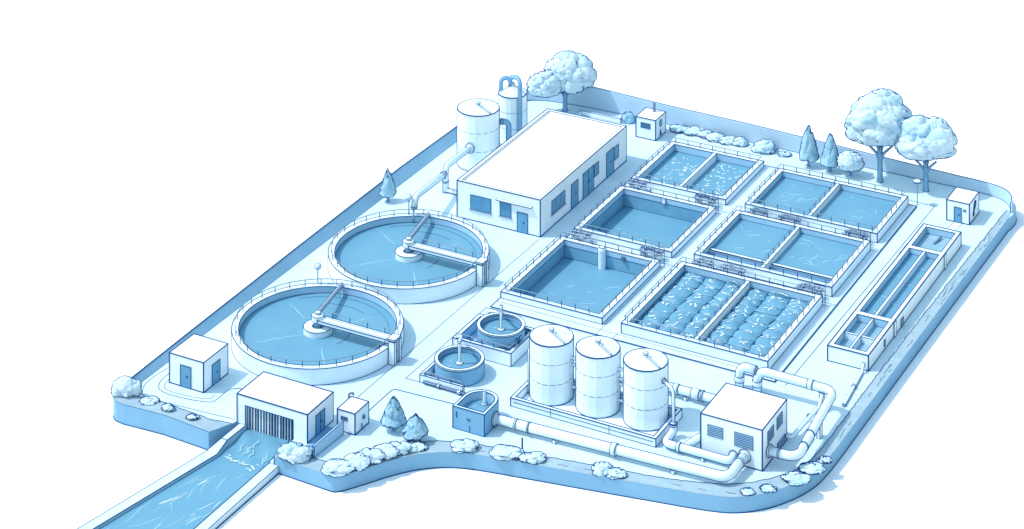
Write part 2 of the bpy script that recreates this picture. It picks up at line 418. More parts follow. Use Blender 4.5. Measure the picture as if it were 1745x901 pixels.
structure(base(wa.build('water', ink=None, weld=False), (-8,-45,-1.25)), 'blue water with white foam streaks running down the inlet channel', 'water')

# ================================================================ BUILDINGS
def door(parent, axis, c0, c1, plane, z0, z1, leaf=1, m='door_blue', handle=True):
    """A door standing 3 cm proud of a wall: axis 'x' = on a front wall y = plane, 'y' = on a right wall x = plane."""
    d = MB(m)
    if axis == 'x': d.box(c0, plane-.04, z0, c1, plane+.05, z1)
    else: d.box(plane-.05, c0, z0, plane+.04, c1, z1)
    for i in range(1, leaf):
        c = c0 + (c1-c0)*i/leaf
        d.line([(c,plane-.05,z0),(c,plane-.05,z1)] if axis == 'x' else [(plane+.05,c,z0),(plane+.05,c,z1)], .025)
    o = d.build('door', parent, ink=.032)
    if handle:
        h = MB('ink'); c = c0 + (c1-c0)*.55; zc = z0 + (z1-z0)*.5
        if axis == 'x': h.box(c, plane-.10, zc, c+.22, plane-.041, zc+.09)
        else: h.box(plane+.041, c, zc, plane+.10, c+.22, zc+.09)
        h.build('handle', o, ink=None)
    return o
def window(parent, axis, c0, c1, plane, z0, z1, panes=2, sill=True):
    d = MB('glass')
    if axis == 'x': d.box(c0, plane-.03, z0, c1, plane+.05, z1)
    else: d.box(plane-.05, c0, z0, plane+.03, c1, z1)
    o = d.build('window', parent, ink=.03)
    for i in range(1, panes):
        f = MB('rail')
        c = c0 + (c1-c0)*i/panes
        if axis == 'x': f.box(c-.03, plane-.055, z0+.02, c+.03, plane-.031, z1-.02)
        else: f.box(plane+.031, c-.03, z0+.02, plane+.055, c+.03, z1-.02)
        f.build('mullion', o, ink=None)
    if sill:
        t = MB('concrete')
        if axis == 'x': t.box(c0-.12, plane-.12, z0-.12, c1+.12, plane+.02, z0-.02)
        else: t.box(plane-.02, c0-.12, z0-.12, plane+.12, c1+.12, z0-.02)
        t.build('sill', o, ink=.016)
    return o
def louver(parent, axis, c0, c1, plane, z0, z1, n=7):
    d = MB('inner_wall')
    if axis == 'x': d.box(c0, plane-.04, z0, c1, plane+.04, z1)
    else: d.box(plane-.04, c0, z0, plane+.04, c1, z1)
    for i in range(1, n):
        z = z0 + (z1-z0)*i/n
        d.line([(c0+.08,plane-.05,z),(c1-.08,plane-.05,z)] if axis == 'x' else [(plane+.05,c0+.08,z),(plane+.05,c1-.08,z)], .026)
    return d.build('louver', parent, ink=.026)
def plain_house(name, label, cat, x0, y0, x1, y1, h, group=None, parapet=False):
    t = thing(name, label, cat, ((x0+x1)/2, (y0+y1)/2, 0), group)
    w = MB('render_wall'); w.add([(x0,y0,0),(x1,y0,0),(x1,y1,0),(x0,y1,0),(x0,y0,h-.02),(x1,y0,h-.02),(x1,y1,h-.02),(x0,y1,h-.02)], [(0,1,5,4),(1,2,6,5),(2,3,7,6),(3,0,4,7)])
    w.line([(x0,y0,0),(x0,y0,h)],.058); w.line([(x1,y0,0),(x1,y0,h)],.058); w.line([(x1,y1,0),(x1,y1,h)],.045)
    w.line([(x0,y0,.03),(x1,y0,.03),(x1,y1,.03)],.058)
    w.build('wall', t, ink=None)
    r = MB('roof_white'); tr = [(x0,y0,h),(x1,y0,h),(x1,y1,h),(x0,y1,h),(x0,y0,h)]
    for a, b in zip(tr, tr[1:]): r.line([a, b], .052)
    if not parapet:
        r.box(x0-.004, y0-.004, h-.12, x1+.004, y1+.004, h)
        r.build('roof', t, ink=None)
    else:
        k = .38; o_ = rect(x0-.004,y0-.004,x1+.004,y1+.004); i_ = rect(x0+k,y0+k,x1-k,y1-k)
        V = [(*p,h-.3) for p in o_] + [(*p,h) for p in o_] + [(*p,h) for p in i_] + [(*p,h-.22) for p in i_]
        F = []
        for i in range(4):
            j = (i+1) % 4; F += [(i,j,4+j,4+i), (4+i,4+j,8+j,8+i), (8+i,8+j,12+j,12+i)]
        F.append((12,13,14,15)); r.add(V, F)
        for i in range(4): r.line([V[8+i], V[8+(i+1)%4]], .026)
        r.build('roof', t, ink=None)
    return t

# gatehouse
t = plain_house('gatehouse', 'small white cube gatehouse with two blue doors in the left corner', 'building', -20.55,-30.65,-16.6,-26.65,2.85)
door(t, 'x', -19.25,-18.03,-30.65,.02,2.05); door(t, 'y', -29.3,-28.0,-16.6,.02,2.0)
# screen building over the inlet channel
X0,Y0,X1,Y1,H = -10.95,-33.3,-3.25,-28.95,2.6
t = thing('screen_house', 'flat white screen building straddling the inlet channel behind upright bars', 'building', (-7.1,-31.1,0))
w = MB('render_wall'); oa, ob, oz, bz = -10.05, -4.78, 1.73, -.75
w.add([(X0,Y0,bz),(oa,Y0,bz),(oa,Y0,oz),(ob,Y0,oz),(ob,Y0,bz),(X1,Y0,bz),(X1,Y0,H-.02),(X0,Y0,H-.02)], [list(range(8))])
w.add([(X1,Y0,bz),(X1,Y1,bz),(X1,Y1,H-.02),(X1,Y0,H-.02)], [(0,1,2,3)]); w.add([(X0,Y0,bz),(X0,Y1,bz),(X0,Y1,H-.02),(X0,Y0,H-.02)], [(3,2,1,0)]); w.add([(X0,Y1,0),(X1,Y1,0),(X1,Y1,H-.02),(X0,Y1,H-.02)], [(3,2,1,0)])
w.add([(oa,Y0,bz),(oa,Y0+.8,bz),(oa,Y0+.8,oz),(oa,Y0,oz)], [(0,1,2,3)]); w.add([(ob,Y0,bz),(ob,Y0+.8,bz),(ob,Y0+.8,oz),(ob,Y0,oz)], [(3,2,1,0)]); w.add([(oa,Y0,oz),(ob,Y0,oz),(ob,Y0+.8,oz),(oa,Y0+.8,oz)], [(0,3,2,1)])
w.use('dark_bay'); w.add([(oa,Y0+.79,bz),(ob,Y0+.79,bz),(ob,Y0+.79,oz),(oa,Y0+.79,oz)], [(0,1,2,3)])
w.line([(X0,Y0,-.05),(X0,Y0,H)],.058); w.line([(X1,Y0,0),(X1,Y0,H)],.058); w.line([(X1,Y1,0),(X1,Y1,H)],.04); w.line([(X1,Y0,.03),(X1,Y1,.03)],.045)
w.line([(oa,Y0,-.5),(oa,Y0,oz),(ob,Y0,oz),(ob,Y0,-.3)],.035)
w.build('wall', t, ink=None)
r = MB('roof_white'); r.box(X0-.004,Y0-.004,H-.12,X1+.004,Y1+.004,H)
for a, b in zip([(X0,Y0,H),(X1,Y0,H),(X1,Y1,H),(X0,Y1,H)], [(X1,Y0,H),(X1,Y1,H),(X0,Y1,H),(X0,Y0,H)]): r.line([a,b],.058)
r.build('roof', t, ink=None)
r_ = random.Random(5); nbar = 17
for i in range(nbar):
    x = oa + .18 + (ob-oa-.36)*i/(nbar-1); wd = r_.choice((.05,.07,.09))
    bar = MB('steel_white' if i % 3 else 'inner_wall'); bar.box(x-wd, Y0+.28, -.62, x+wd, Y0+.40, oz-.02); bar.build('screen_bar', t, ink=.016)
door(t, 'y', -31.95,-30.45,X1,.02,1.85,2)
lw = MB('concrete'); lw.add([(-1.62,-35.0,0),(-1.42,-35.0,0),(-1.17,-30.5,0),(-1.37,-30.5,0),(-1.62,-35.0,1.0),(-1.42,-35.0,1.0),(-1.17,-30.5,1.2),(-1.37,-30.5,1.2)], [(4,5,6,7),(0,1,5,4),(1,2,6,5),(2,3,7,6),(3,0,4,7)])
lw.mats[0] = 'inner_wall'
tag(base(lw.build('retaining_wall', ink=.03), (-1.4,-32.7,0)), 'short low blue wall beside the screen building and the small cabinet', 'wall')
rp = MB('slab_side'); rp.add(*sheet([(-3.2,-34.9),(-1.65,-34.9),(-1.4,-30.0),(-3.2,-30.0)], [], .012)); structure(rp.build('ramp_path', ink=None), 'blue sunken path between the screen building and the low wall', 'path')
# sampling cabinet
t = plain_house('equipment_cabinet', 'small white cabinet with a dark slot window between screen building and trees', 'cabinet', -2.05,-30.15,-.15,-27.75,1.95)
v = MB('dark_bay'); v.box(-1.62,-30.19,1.12,-.95,-30.12,1.42); v.build('slot_window', t, ink=.02)
v = MB('door_blue'); v.lathe([(.02,1.25),(.16,1.15),(.16,.95),(.03,.8)], (-.13,-28.7), 10); v.build('latch', t, ink=.016)
v = MB('door_blue'); v.box(-.2,-29.05,.15,-.11,-28.95,.55); v.build('cable_inlet', t, ink=.016)
v = MB('pipe_white'); v.tube(fillet([(-2.2,-27.9,0),(-2.2,-27.9,2.25),(-1.9,-27.6,2.25),(-1.9,-27.6,2.05)],.15), .07, 8); v.build('vent_pipe', t, ink=.016)
# control building
t = plain_house('control_building', 'long white flat-roofed control building with windows and doors, largest building here', 'building', -13.4,12.35,-3.15,33.9,4.0, parapet=True)
window(t,'x',-11.7,-9.18,12.35,1.25,2.8,2); window(t,'x',-8.05,-6.7,12.35,1.3,2.85,2); door(t,'x',-5.95,-4.67,12.35,.02,2.15)
c = MB('concrete'); c.box(-8.4,12.0,3.0,-4.1,12.33,3.07); c.build('canopy', t, ink=.02)
window(t,'y',15.0,18.2,-3.15,1.35,2.8,3); door(t,'y',19.7,21.4,-3.15,.02,2.75,1); door(t,'y',22.6,25.3,-3.15,.02,2.8,2)
window(t,'y',25.45,26.6,-3.15,1.35,2.75,1,False); door(t,'y',28.6,30.5,-3.15,.02,2.85,1); window(t,'y',30.6,31.8,-3.15,1.25,2.75,1,False)
# kiosks
t = plain_house('kiosk', 'small white kiosk with a dark strip window and chimney by the back wall', 'building', -4.95,40.35,-2.4,43.2,2.4)
v = MB('dark_bay'); v.box(-4.3,40.31,1.25,-3.1,40.38,1.85); v.build('window', t, ink=.02)
v = MB('door_blue'); v.lathe([(.02,0),(.05,0)], (0,0), 3) if False else None
va = [( -2.36, 41.75 + .38*math.cos(2*math.pi*k/14), 1.62 + .42*math.sin(2*math.pi*k/14)) for k in range(14)]
v.add(va + [(-2.42,p[1],p[2]) for p in va], [list(range(14))] + [(k,(k+1)%14,14+(k+1)%14,14+k) for k in range(14)]); v.build('round_vent', t, ink=.02)
v = MB('dark_bay'); vt = [(-2.36,41.4,.25),(-2.36,42.0,.25),(-2.36,41.7,.95)]; v.add(vt + [(-2.42,p[1],p[2]) for p in vt], [(0,1,2),(0,1,4,3),(1,2,5,4),(2,0,3,5)]); v.build('hazard_plate', t, ink=.02)
v = MB('pipe_white'); v.tube([(-3.6,42.6,2.38),(-3.6,42.6,3.5)], .13, 10); v.build('chimney', t, ink=.02)
t = plain_house('kiosk', 'small white kiosk with a blue door near the right back corner', 'building', 34.1,36.8,36.65,40.2,2.25)
door(t,'x',34.95,35.75,36.8,.02,1.65); v = MB('rail'); v.box(36.0,36.74,1.35,36.25,36.81,1.55); v.build('wall_lamp', t, ink=.02)
v = MB('ink'); v.line(chaikin([(36.7,38.0,.5),(36.7,38.5,1.9),(36.7,39.0,1.9),(36.7,38.9,1.35),(36.7,38.3,1.0),(36.7,38.35,.5)],2), .05); v.build('hose_hook', t, ink=None)
sp = MB('concrete'); sp.add(*sheet([(34.5,31.9),(35.3,31.9),(35.9,36.7),(34.95,36.7)], [], .008)); sp.line([(34.5,31.9,.01),(34.75,34,.01),(34.95,36.7,.01)],.022); sp.line([(35.3,31.9,.01),(35.4,34.2,.01),(35.9,36.7,.01)],.022)
structure(sp.build('doorstep_path', ink=None), 'short path from the right kiosk door to the long channel', 'path')
# pump house
t = plain_house('pump_house', 'square white pump house with louvred vents and big pipes entering its walls', 'building', 28.9,-18.1,34.85,-12.25,3.65)
louver(t,'x',29.6,31.05,-18.1,1.9,2.85,6); louver(t,'x',32.2,33.95,-18.1,1.65,2.85,8)
louver(t,'y',-16.9,-15.5,34.85,1.9,2.9,7); louver(t,'y',-14.7,-13.4,34.85,2.05,3.1,7); louver(t,'y',-14.6,-12.8,34.85,.25,.75,3)

# ================================================================ RAILINGS
_post = {}
def post_mesh(h):
    if h not in _post:
        b = MB('ink'); b.tube([(0,0,0),(0,0,h)], .045, 6); o = b.build('railing_post', ink=None); _post[h] = o.data; bpy.data.objects.remove(o)
    return _post[h]
def railing(parent, path, z, h, step, closed=False, skip=None):
    """Top rail as a part of its thing, its posts as sub-parts."""
    P = [Vector((p[0],p[1],z+h)) for p in path]
    r = MB('rail'); r.tube(P, .045, 6); o = r.build('railing', parent, ink=None)
    wp = world_loc(parent); L = 0; nxt = step*.25
    for a, b in zip(P, P[1:]):
        d = (b-a).length
        while nxt <= L + d:
            p = a.lerp(b, (nxt-L)/d); nxt += step
            if skip and skip(p): continue
            q = bpy.data.objects.new('railing_post', post_mesh(h)); COL.objects.link(q); q.parent = o
            q.location = Vector((p.x,p.y,z)) - wp
        L += d
    return o

# ================================================================ RECTANGULAR BASINS
def basin(label, x0, y0, x1, y1, rim, wz, group, divider=None, wet=None, wall=.6, foam=('streaks',10), seed=1, weir=None, bubbles=False, pillar=None):
    t = thing('settling_basin' if not bubbles else 'aeration_basin', label, 'basin', ((x0+x1)/2,(y0+y1)/2,0), group)
    w = MB('concrete'); o_ = rect(x0,y0,x1,y1); i_ = rect(x0+wall,y0+wall,x1-wall,y1-wall)
    V = [(*p,0) for p in o_] + [(*p,rim) for p in o_] + [(*p,rim) for p in i_]; F = []
    for i in range(4):
        j = (i+1) % 4; F += [(i,j,4+j,4+i), (4+i,4+j,8+j,8+i)]
    w.add(V, F)
    zb = -.28 if weir is not None else wz - .3; zm = wet if wet is not None else zb
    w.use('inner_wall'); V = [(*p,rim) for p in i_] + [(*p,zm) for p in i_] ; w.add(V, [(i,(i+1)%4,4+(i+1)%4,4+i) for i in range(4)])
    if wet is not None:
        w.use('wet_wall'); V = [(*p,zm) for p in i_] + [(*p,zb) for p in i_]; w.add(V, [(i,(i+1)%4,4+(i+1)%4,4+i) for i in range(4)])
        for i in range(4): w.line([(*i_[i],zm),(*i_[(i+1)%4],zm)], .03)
    for i in range(4):
        j = (i+1)%4
        w.line([(*o_[i],rim),(*o_[j],rim)], .05); w.line([(*i_[i],rim),(*i_[j],rim)], .035); w.line([(*i_[i],rim),(*i_[i],wz)], .03); w.line([(*o_[i],.1),(*o_[i],rim)], .05)
        w.line([(*i_[i],wz+.01),(*i_[j],wz+.01)], .028)
    w.line([(x0,y0,.12),(x1,y0,.12),(x1,y1,.12)], .035)
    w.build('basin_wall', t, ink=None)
    xa, ya, xb, yb = x0+wall, y0+wall, x1-wall, y1-wall
    ya_w = ya
    if weir is not None:
        ya_w = weir
        k = MB('inner_wall'); cells = [(xa,divider-.2),(divider+.2,xb)]
        for a, b in cells:
            k.box(a+.02, weir-.14, -.25, b-.02, weir+.14, wz+.12)
            k.use('concrete'); k.box(a+.02, weir-.2, wz+.12, b-.02, weir+.2, wz+.2); k.use('inner_wall')
        k.build('weir_wall', t, ink=.03)
        k = MB('wet_wall'); k.poly([(xa,ya,-.2),(xb,ya,-.2),(xb,weir,-.2),(xa,weir,-.2)]); k.build('trough_water', t, ink=None)
    if not bubbles:
        k = MB('water'); k.poly([(xa,ya_w,wz),(xb,ya_w,wz),(xb,yb,wz),(xa,yb,wz)])
        test = lambda x, y: xa+.5 < x < xb-.5 and ya_w+.5 < y < yb-.5 and (divider is None or abs(x-divider) > .5)
        if foam[0] == 'streaks':
            strokes(k, test, xa+1,ya_w+1,xb-1,yb-1, wz+.006, foam[1], seed, (.6,2.4), .085)
        else:
            strokes(k, test, xa+.6,ya_w+.6,xb-.6,yb-.6, wz+.006, foam[1], seed, (.25,.9), .14, m='foam', jit=.6)
            strokes(k, test, xa+.6,ya_w+.6,xb-.6,yb-.6, wz+.005, foam[1]//3, seed+9, (.5,1.4), .12, m='wet_wall')
        k.build('water', t, ink=None, weld=False)
    else:
        k = MB('water'); k.poly([(xa,ya,wz-.05),(xb,ya,wz-.05),(xb,yb,wz-.05),(xa,yb,wz-.05)])
        r = random.Random(seed)
        for a, b in ((xa+.25,divider-.35),(divider+.35,xb-.25)):
            cols = [a, a+(b-a)*r.uniform(.30,.36), a+(b-a)*r.uniform(.64,.70), b]
            for c0, c1 in zip(cols, cols[1:]):
                ys = [ya+.25]
                while ys[-1] < yb-2.0: ys.append(ys[-1] + r.uniform(1.25,2.3))
                ys.append(yb-.3); sk = [r.uniform(-.28,.28) for _ in ys]; sk[0] = sk[-1] = 0
                for j in range(len(ys)-1):
                    N = 10; vs = []; hh = r.uniform(.30,.46); px_, py_ = r.uniform(-.15,.15), r.uniform(-.15,.15)
                    def surf(u_, v_):
                        e0 = ys[j] + sk[j]*(2*u_-1); e1 = ys[j+1] + sk[j+1]*(2*u_-1)
                        x = c0 + (c1-c0)*u_ + .10*math.sin(5*v_+j); y = e0 + (e1-e0)*v_
                        bu = max(0, 1-abs(2*u_-1)**2.4)*max(0, 1-abs(2*v_-1)**2.4)
                        return x, y, wz - .04 + hh*(bu**.8)*(1+px_*(2*u_-1)+py_*(2*v_-1)) + .03*math.sin(7*x+3*y)*bu
                    for a_ in range(N+1):
                        for b_ in range(N+1): vs.append(surf(a_/N, b_/N))
                    k.smooth = True
                    k.add(vs, [(p*(N+1)+q_, (p+1)*(N+1)+q_, (p+1)*(N+1)+q_+1, p*(N+1)+q_+1) for p in range(N) for q_ in range(N)])
                    k.smooth = False
                    ed = [surf(i/6,0) for i in range(7)] + [surf(1,i/6) for i in range(7)] + [surf(1-i/6,1) for i in range(7)] + [surf(0,1-i/6) for i in range(7)]
                    k.line([(x,y,z+.02) for x,y,z in ed], .032)
                    for _ in range(r.randint(4,8)):
                        u_, v_ = r.uniform(.2,.75), r.uniform(.2,.75); du, dv = r.uniform(-.07,.07), r.uniform(-.06,.06)
                        k.ribbon([(lambda s_: (s_[0], s_[1], s_[2]+.05))(surf(u_+du*i+.02*math.sin(3*i), v_+dv*i)) for i in range(4)], r.uniform(.10,.2))
        k.build('aerated_water', t, ink=None, weld=False)
    if divider is not None:
        k = MB('concrete'); k.box(divider-.2, ya, wz-.2, divider+.2, yb, rim-.004); k.build('divider_wall', t, ink=.034)
        if not (wet is None and foam[0] == 'bits'): railing(t, [(divider-.12,ya+.2),(divider-.12,yb-.2)], rim, .55, 1.5)
    if pillar:
        k = MB('pipe_white'); k.lathe([(.42,wz-.2),(.42,rim+.1),(.30,rim+.35),(.02,rim+.4)], (pillar, yb-.25), 16); k.build('intake_pillar', t, ink=.03)
        k = MB('rail'); k.ring((pillar+2.4, yb-.08), .12,.24, wet+.05, wet+.35, 10); k.build('wall_ring', t, ink=.016)
    else:
        k = MB('concrete'); k.box((xa+xb)/2-.45, yb-.16, (wet if wet is not None else wz)+.02, (xa+xb)/2-.0, yb-.01, rim-.03); k.build('overflow_box', t, ink=.02)
    c = .22
    for path in ([(x0+c,y0+c),(x0+c,y1-c)], [(x0+c,y0+c),(x1-c,y0+c)], [(x1-c,y0+c),(x1-c,y1-c)], [(x0+c,y1-c),(x1-c,y1-c)]):
        railing(t, path, rim, .6, 1.55)
    return t
G1, G2 = 'rectangular basins in the left column', 'rectangular basins in the right column'
basin('open single-cell basin of calm water nearest the round thickener tanks', *POOLS[0], -1.1, G1, wet=.15, seed=3, pillar=4.7, foam=('streaks',13))
basin('open single-cell basin with deep dark walls beside the control building', *POOLS[1], -1.2, G1, wet=.15, seed=4, foam=('streaks',9))
basin('farthest left basin, two cells covered with scattered white foam flecks', *POOLS[2], -.05, G1, divider=5.75, seed=5, foam=('bits',120))
basin('aeration basin with bulging bubbling water in two cells', *POOLS[3], .42, G2, divider=21.15, seed=6, bubbles=True)
basin('two-cell clear basin with a weir wall, middle of the right column', *POOLS[4], .5, G2, divider=21.3, seed=7, weir=17.2, foam=('streaks',22))
basin('two-cell clear basin nearest the tall back trees', *POOLS[5], .45, G2, divider=21.35, seed=8, foam=('streaks',22))

# valve sets on the gangways between the basins
def valve_set(label, x, y, L, gate, z=.1):
    t = thing('valve_set', label, 'valves', (x,y,z), 'valve sets between the basins')
    for i, dy in enumerate((-.55,-.1,.35)):
        p = MB('pipe_white'); zz = 1.0 + .12*(i % 2)
        p.tube([(x-L/2+.15*i,y+dy,zz),(x+L/2-.1*i,y+dy,zz)], .11, 8)
        for s_ in (-.3,.25): p.tube([(x+s_*L,y+dy,zz),(x+s_*L+.14,y+dy,zz)], .19, 8)
        p.build('pipe', t, ink=.018)
    for s_ in (-.32,.32):
        p = MB('concrete'); p.box(x+s_*L-.1, y-.7, z, x+s_*L+.1, y+.5, .9); p.build('support', t, ink=.016)
    p = MB('rail'); p.tube(fillet([(x-.1,y-.1,1.0),(x-.1,y-.1,1.5)],.1), .05, 6); p.tube([(x-.1+.22*math.cos(k*math.pi/5), y-.1+.22*math.sin(k*math.pi/5), 1.5) for k in range(11)], .04, 5); p.build('handwheel', t, ink=None)
    if gate:
        p = MB('ink'); xs = (x+L/2-.6, x+L/2+.5)
        p.tube([(xs[0],y-.9,z),(xs[0],y-.9,2.0),(xs[1],y-.9,2.0),(xs[1],y-.9,z)], .045, 6); p.tube([(xs[0],y-.9,1.5),(xs[1],y-.9,1.5)], .035, 6); p.tube([(xs[0]-1.6,y-.9,1.55),(xs[0],y-.9,1.55)], .035, 6); p.tube([(xs[0]-1.6,y-.9,z),(xs[0]-1.6,y-.9,1.55)], .04, 6)
        p.build('gate_frame', t, ink=None)
    return t
A12, A23, B12, B23 = 13.35, 27.4, 13.45, 26.95
valve_set('valve pipes without gate between the two single-cell basins', 1.3, A12, 2.4, False)
valve_set('valve pipes with gate frame between the two single-cell basins', 9.6, A12, 2.6, True)
valve_set('valve pipes without gate beside the foam-flecked basin', 1.4, A23, 2.2, False)
valve_set('valve pipes with gate frame beside the foam-flecked basin', 9.7, A23, 2.6, True)
valve_set('short valve pipes at the left end behind the bubbling basin', 15.5, B12, 2.2, False)
valve_set('longer valve pipes behind the left cell of the bubbling basin', 18.7, B12, 3.0, False)
valve_set('valve pipes with gate frame at the right end behind the bubbling basin', 27.3, B12, 2.8, True)
valve_set('short valve pipes at the left end between the two clear basins', 16.1, B23, 2.2, False)
valve_set('longer valve pipes left of the divider between the two clear basins', 19.7, B23, 2.8, False)
valve_set('valve pipes with gate frame at the right end between the two clear basins', 27.3, B23, 2.8, True)

# ================================================================ ROUND CLARIFIERS
def clarifier(label, cx, cy):
    t = thing('clarifier', label, 'tank', (cx,cy,0), 'round clarifiers with turning bridges')
    w = MB('concrete'); n = 96; R0, R1, h = 7.75, 8.42, 1.55
    w.ring((cx,cy), R0, R1, 0, h, n); w.build('tank_wall', t, ink=.042, angle=40)
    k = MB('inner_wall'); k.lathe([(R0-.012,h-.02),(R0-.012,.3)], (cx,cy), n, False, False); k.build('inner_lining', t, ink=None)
    wz = .88
    k = MB('water'); k.lathe([(.02,wz),(R0-.02,wz)], (cx,cy), n, False, False)
    for rr_, a0, a1 in ((7.0,.3,2.4),(5.6,1.2,2.0),(7.74,0,6.29),(3.2,-.4,1.0)):
        k.line([(cx+rr_*math.cos(a0+(a1-a0)*i/60), cy+rr_*math.sin(a0+(a1-a0)*i/60), wz+.01) for i in range(61)], .016 if rr_ < 7.5 else .03)
    rnd = random.Random(int(abs(cy))+2)
    for a0, r0, r1 in ((1.0,2.2,6.2),(-2.3,1.6,6.8),(2.6,3,6.5),(-.9,3.2,6.6),(.5,5,6.8)):
        k.ribbon([(cx+(r0+(r1-r0)*i/14)*math.cos(a0+rnd.uniform(-.03,.03)), cy+(r0+(r1-r0)*i/14)*math.sin(a0+rnd.uniform(-.03,.03)), wz+.008) for i in range(15)], .085, 'ripple')
    k.build('water', t, ink=None, weld=False)
    k = MB('concrete'); k.ring((cx,cy), .55, 1.42, wz-.3, wz+.55, 28); k.build('centre_well', t, ink=.035, angle=40)
    k = MB('tank_blue'); k.lathe([(.34,wz-.3),(.34,2.1)], (cx,cy), 14); k.build('centre_column', t, ink=.03)
    k = MB('steel_white'); k.lathe([(.6,1.95),(.6,2.5),(.3,2.62),(.3,2.78),(.05,2.86)], (cx,cy), 16); k.build('drive_head', t, ink=.03)
    k = MB('steel_white'); k.box(cx+.3, cy-.55, 1.95, cx+8.75, cy+.55, 2.25); k.line([(cx+.6,cy-.3,2.255),(cx+8.4,cy-.3,2.255)], .02); k.line([(cx+.6,cy+.3,2.255),(cx+8.4,cy+.3,2.255)], .02)
    br = k.build('bridge', t, ink=.042)
    railing(br, [(cx+.9,cy+.5),(cx+8.6,cy+.5)], 2.25, .55, 2.0)
    k = MB('steel_white'); k.box(cx+8.46, cy-.62, 0, cx+9.15, cy-.28, 2.2); k.box(cx+8.46, cy+.28, 0, cx+9.15, cy+.62, 2.2); k.box(cx+8.3, cy-.6, 2.26, cx+9.15, cy+.6, 2.42); k.box(cx+8.5,cy-.27,.9,cx+8.9,cy+.27,1.15)
    k.build('carriage', t, ink=.034)
    e = Vector((cx-2.1, cy+7.75, h+.15)); s_ = Vector((cx-.25,cy+.4,2.45))
    k = MB('steel_white'); k.tube([s_, e], .2, 8); k.build('scraper_arm', t, ink=.03)
    k = MB('pipe_white'); k.tube([e+Vector((0,0,.1)), e+Vector((.7,-1.0,-.8))], .05, 6); k.tube([e+Vector((0,0,.1)), e+Vector((1.2,.0,-.2))], .05, 6); k.build('arm_brace', t, ink=None)
    N = 88; R = 8.1
    railing(t, [(cx+R*math.cos(2*math.pi*i/N+.05), cy+R*math.sin(2*math.pi*i/N+.05)) for i in range(N)], h, .6, 1.62, skip=lambda p: p.x > cx+7.6 and abs(p.y-cy) < .9)
    return t
clarifier('front round clarifier with a white bridge, behind the gatehouse', -12.4, -17.32)
clarifier('rear round clarifier with a white bridge, next to the control building', -12.47, .37)

# ================================================================ STORAGE TANKS
def bands(mb, c, r, zs):
    for z in zs: mb.line([(c[0]+(r+.01)*math.cos(2*math.pi*i/48), c[1]+(r+.01)*math.sin(2*math.pi*i/48), z) for i in range(49)], .02)
def silo(label, c, r, h, rise=.30, group=None, roof_pipe=True):
    t = thing('storage_tank', label, 'tank', (c[0],c[1],0), group)
    w = MB('steel_white'); w.lathe([(r,.03),(r,h)], c, 18, True, False); bands(w, c, r*.985, [h*.35, h*.68]); w.build('shell', t, ink=.055)
    k = MB('steel_white'); k.lathe([(r*1.012,h-.02),(r*1.012,h+.03),(.28,h+rise),(.02,h+rise)], c, 18, False, False); k.build('roof', t, ink=.042, angle=50)
    k = MB('pipe_white'); k.lathe([(.20,h+rise-.06),(.20,h+rise+.22),(.24,h+rise+.24),(.24,h+rise+.38),(.12,h+rise+.44)], c, 12); k.build('vent_cap', t, ink=.026)
    if roof_pipe:
        d = Vector((.90,-.43,0)).normalized(); a = Vector((c[0],c[1],h+rise+.12)); e = a + d*(r*.97); e.z = h+.14
        k = MB('pipe_white'); k.tube([a + d*.3, e], .09, 8); k.build('roof_pipe', t, ink=.014)
    return t
G = 'white steel tanks in a row on the bunded pad'
silo('left of three white steel tanks, next to the raised thickener', (12.49,-15.5), 2.05, 5.55, group=G)
silo('middle of three white steel tanks, with tank either side', (17.28,-15.35), 2.05, 5.55, group=G)
silo('right of three white steel tanks, nearest the pump house', (22.13,-15.25), 2.05, 5.5, group=G)
t = silo('large white tank standing alone at the far left behind the control building', (-17.88,25.27), 2.42, 6.4, .22, 'white tanks behind the control building')
t = silo('slimmer white tank with domed top and hooped pipe, behind the large one', (-17.24,32.46), 1.68, 5.7, .75, 'white tanks behind the control building', False)
c = Vector((-17.24,32.46,0)); Lp = c - RX*1.38; Mp = c - RX*.25; Rp = c + RX*.85 - FX*1.75
k = MB('tank_blue'); k.smooth = True
k.tube(fillet([(Lp.x,Lp.y,5.5),(Lp.x,Lp.y,7.4),(Mp.x,Mp.y,7.4),(Mp.x,Mp.y,6.3)], .55), .21, 12)
k.tube(fillet([(Mp.x,Mp.y,6.6),(Mp.x,Mp.y,7.55),(Rp.x,Rp.y,8.1),(Rp.x,Rp.y,0)], .6), .21, 12)
k.build('hooped_pipe', t, ink=.034, angle=50)
# bunded pad
t = thing('bund', 'long low white bund wall enclosing the three steel tanks', 'wall', (17.5,-16.5,0))
w = MB('concrete'); a_, b_ = rect(10.0,-19.05,24.9,-13.3), rect(10.35,-18.7,24.55,-13.65); h = .78
V = [(*p,0) for p in a_]+[(*p,h) for p in a_]+[(*p,h) for p in b_]+[(*p,.02) for p in b_]; F = []
for i in range(4):
    j = (i+1)%4; F += [(i,j,4+j,4+i),(4+i,4+j,8+j,8+i),(8+i,8+j,12+j,12+i)]
F.append((12,13,14,15)); w.add(V, F)
w.line([(10.3,-19.07,.45),(24.6,-19.07,.45)], .022)
for x in (14.2,20.2): w.line([(x,-19.06,.05),(x,-19.06,.75)], .02)
w.build('bund_wall', t, ink=.045, contour=False, angle=20)
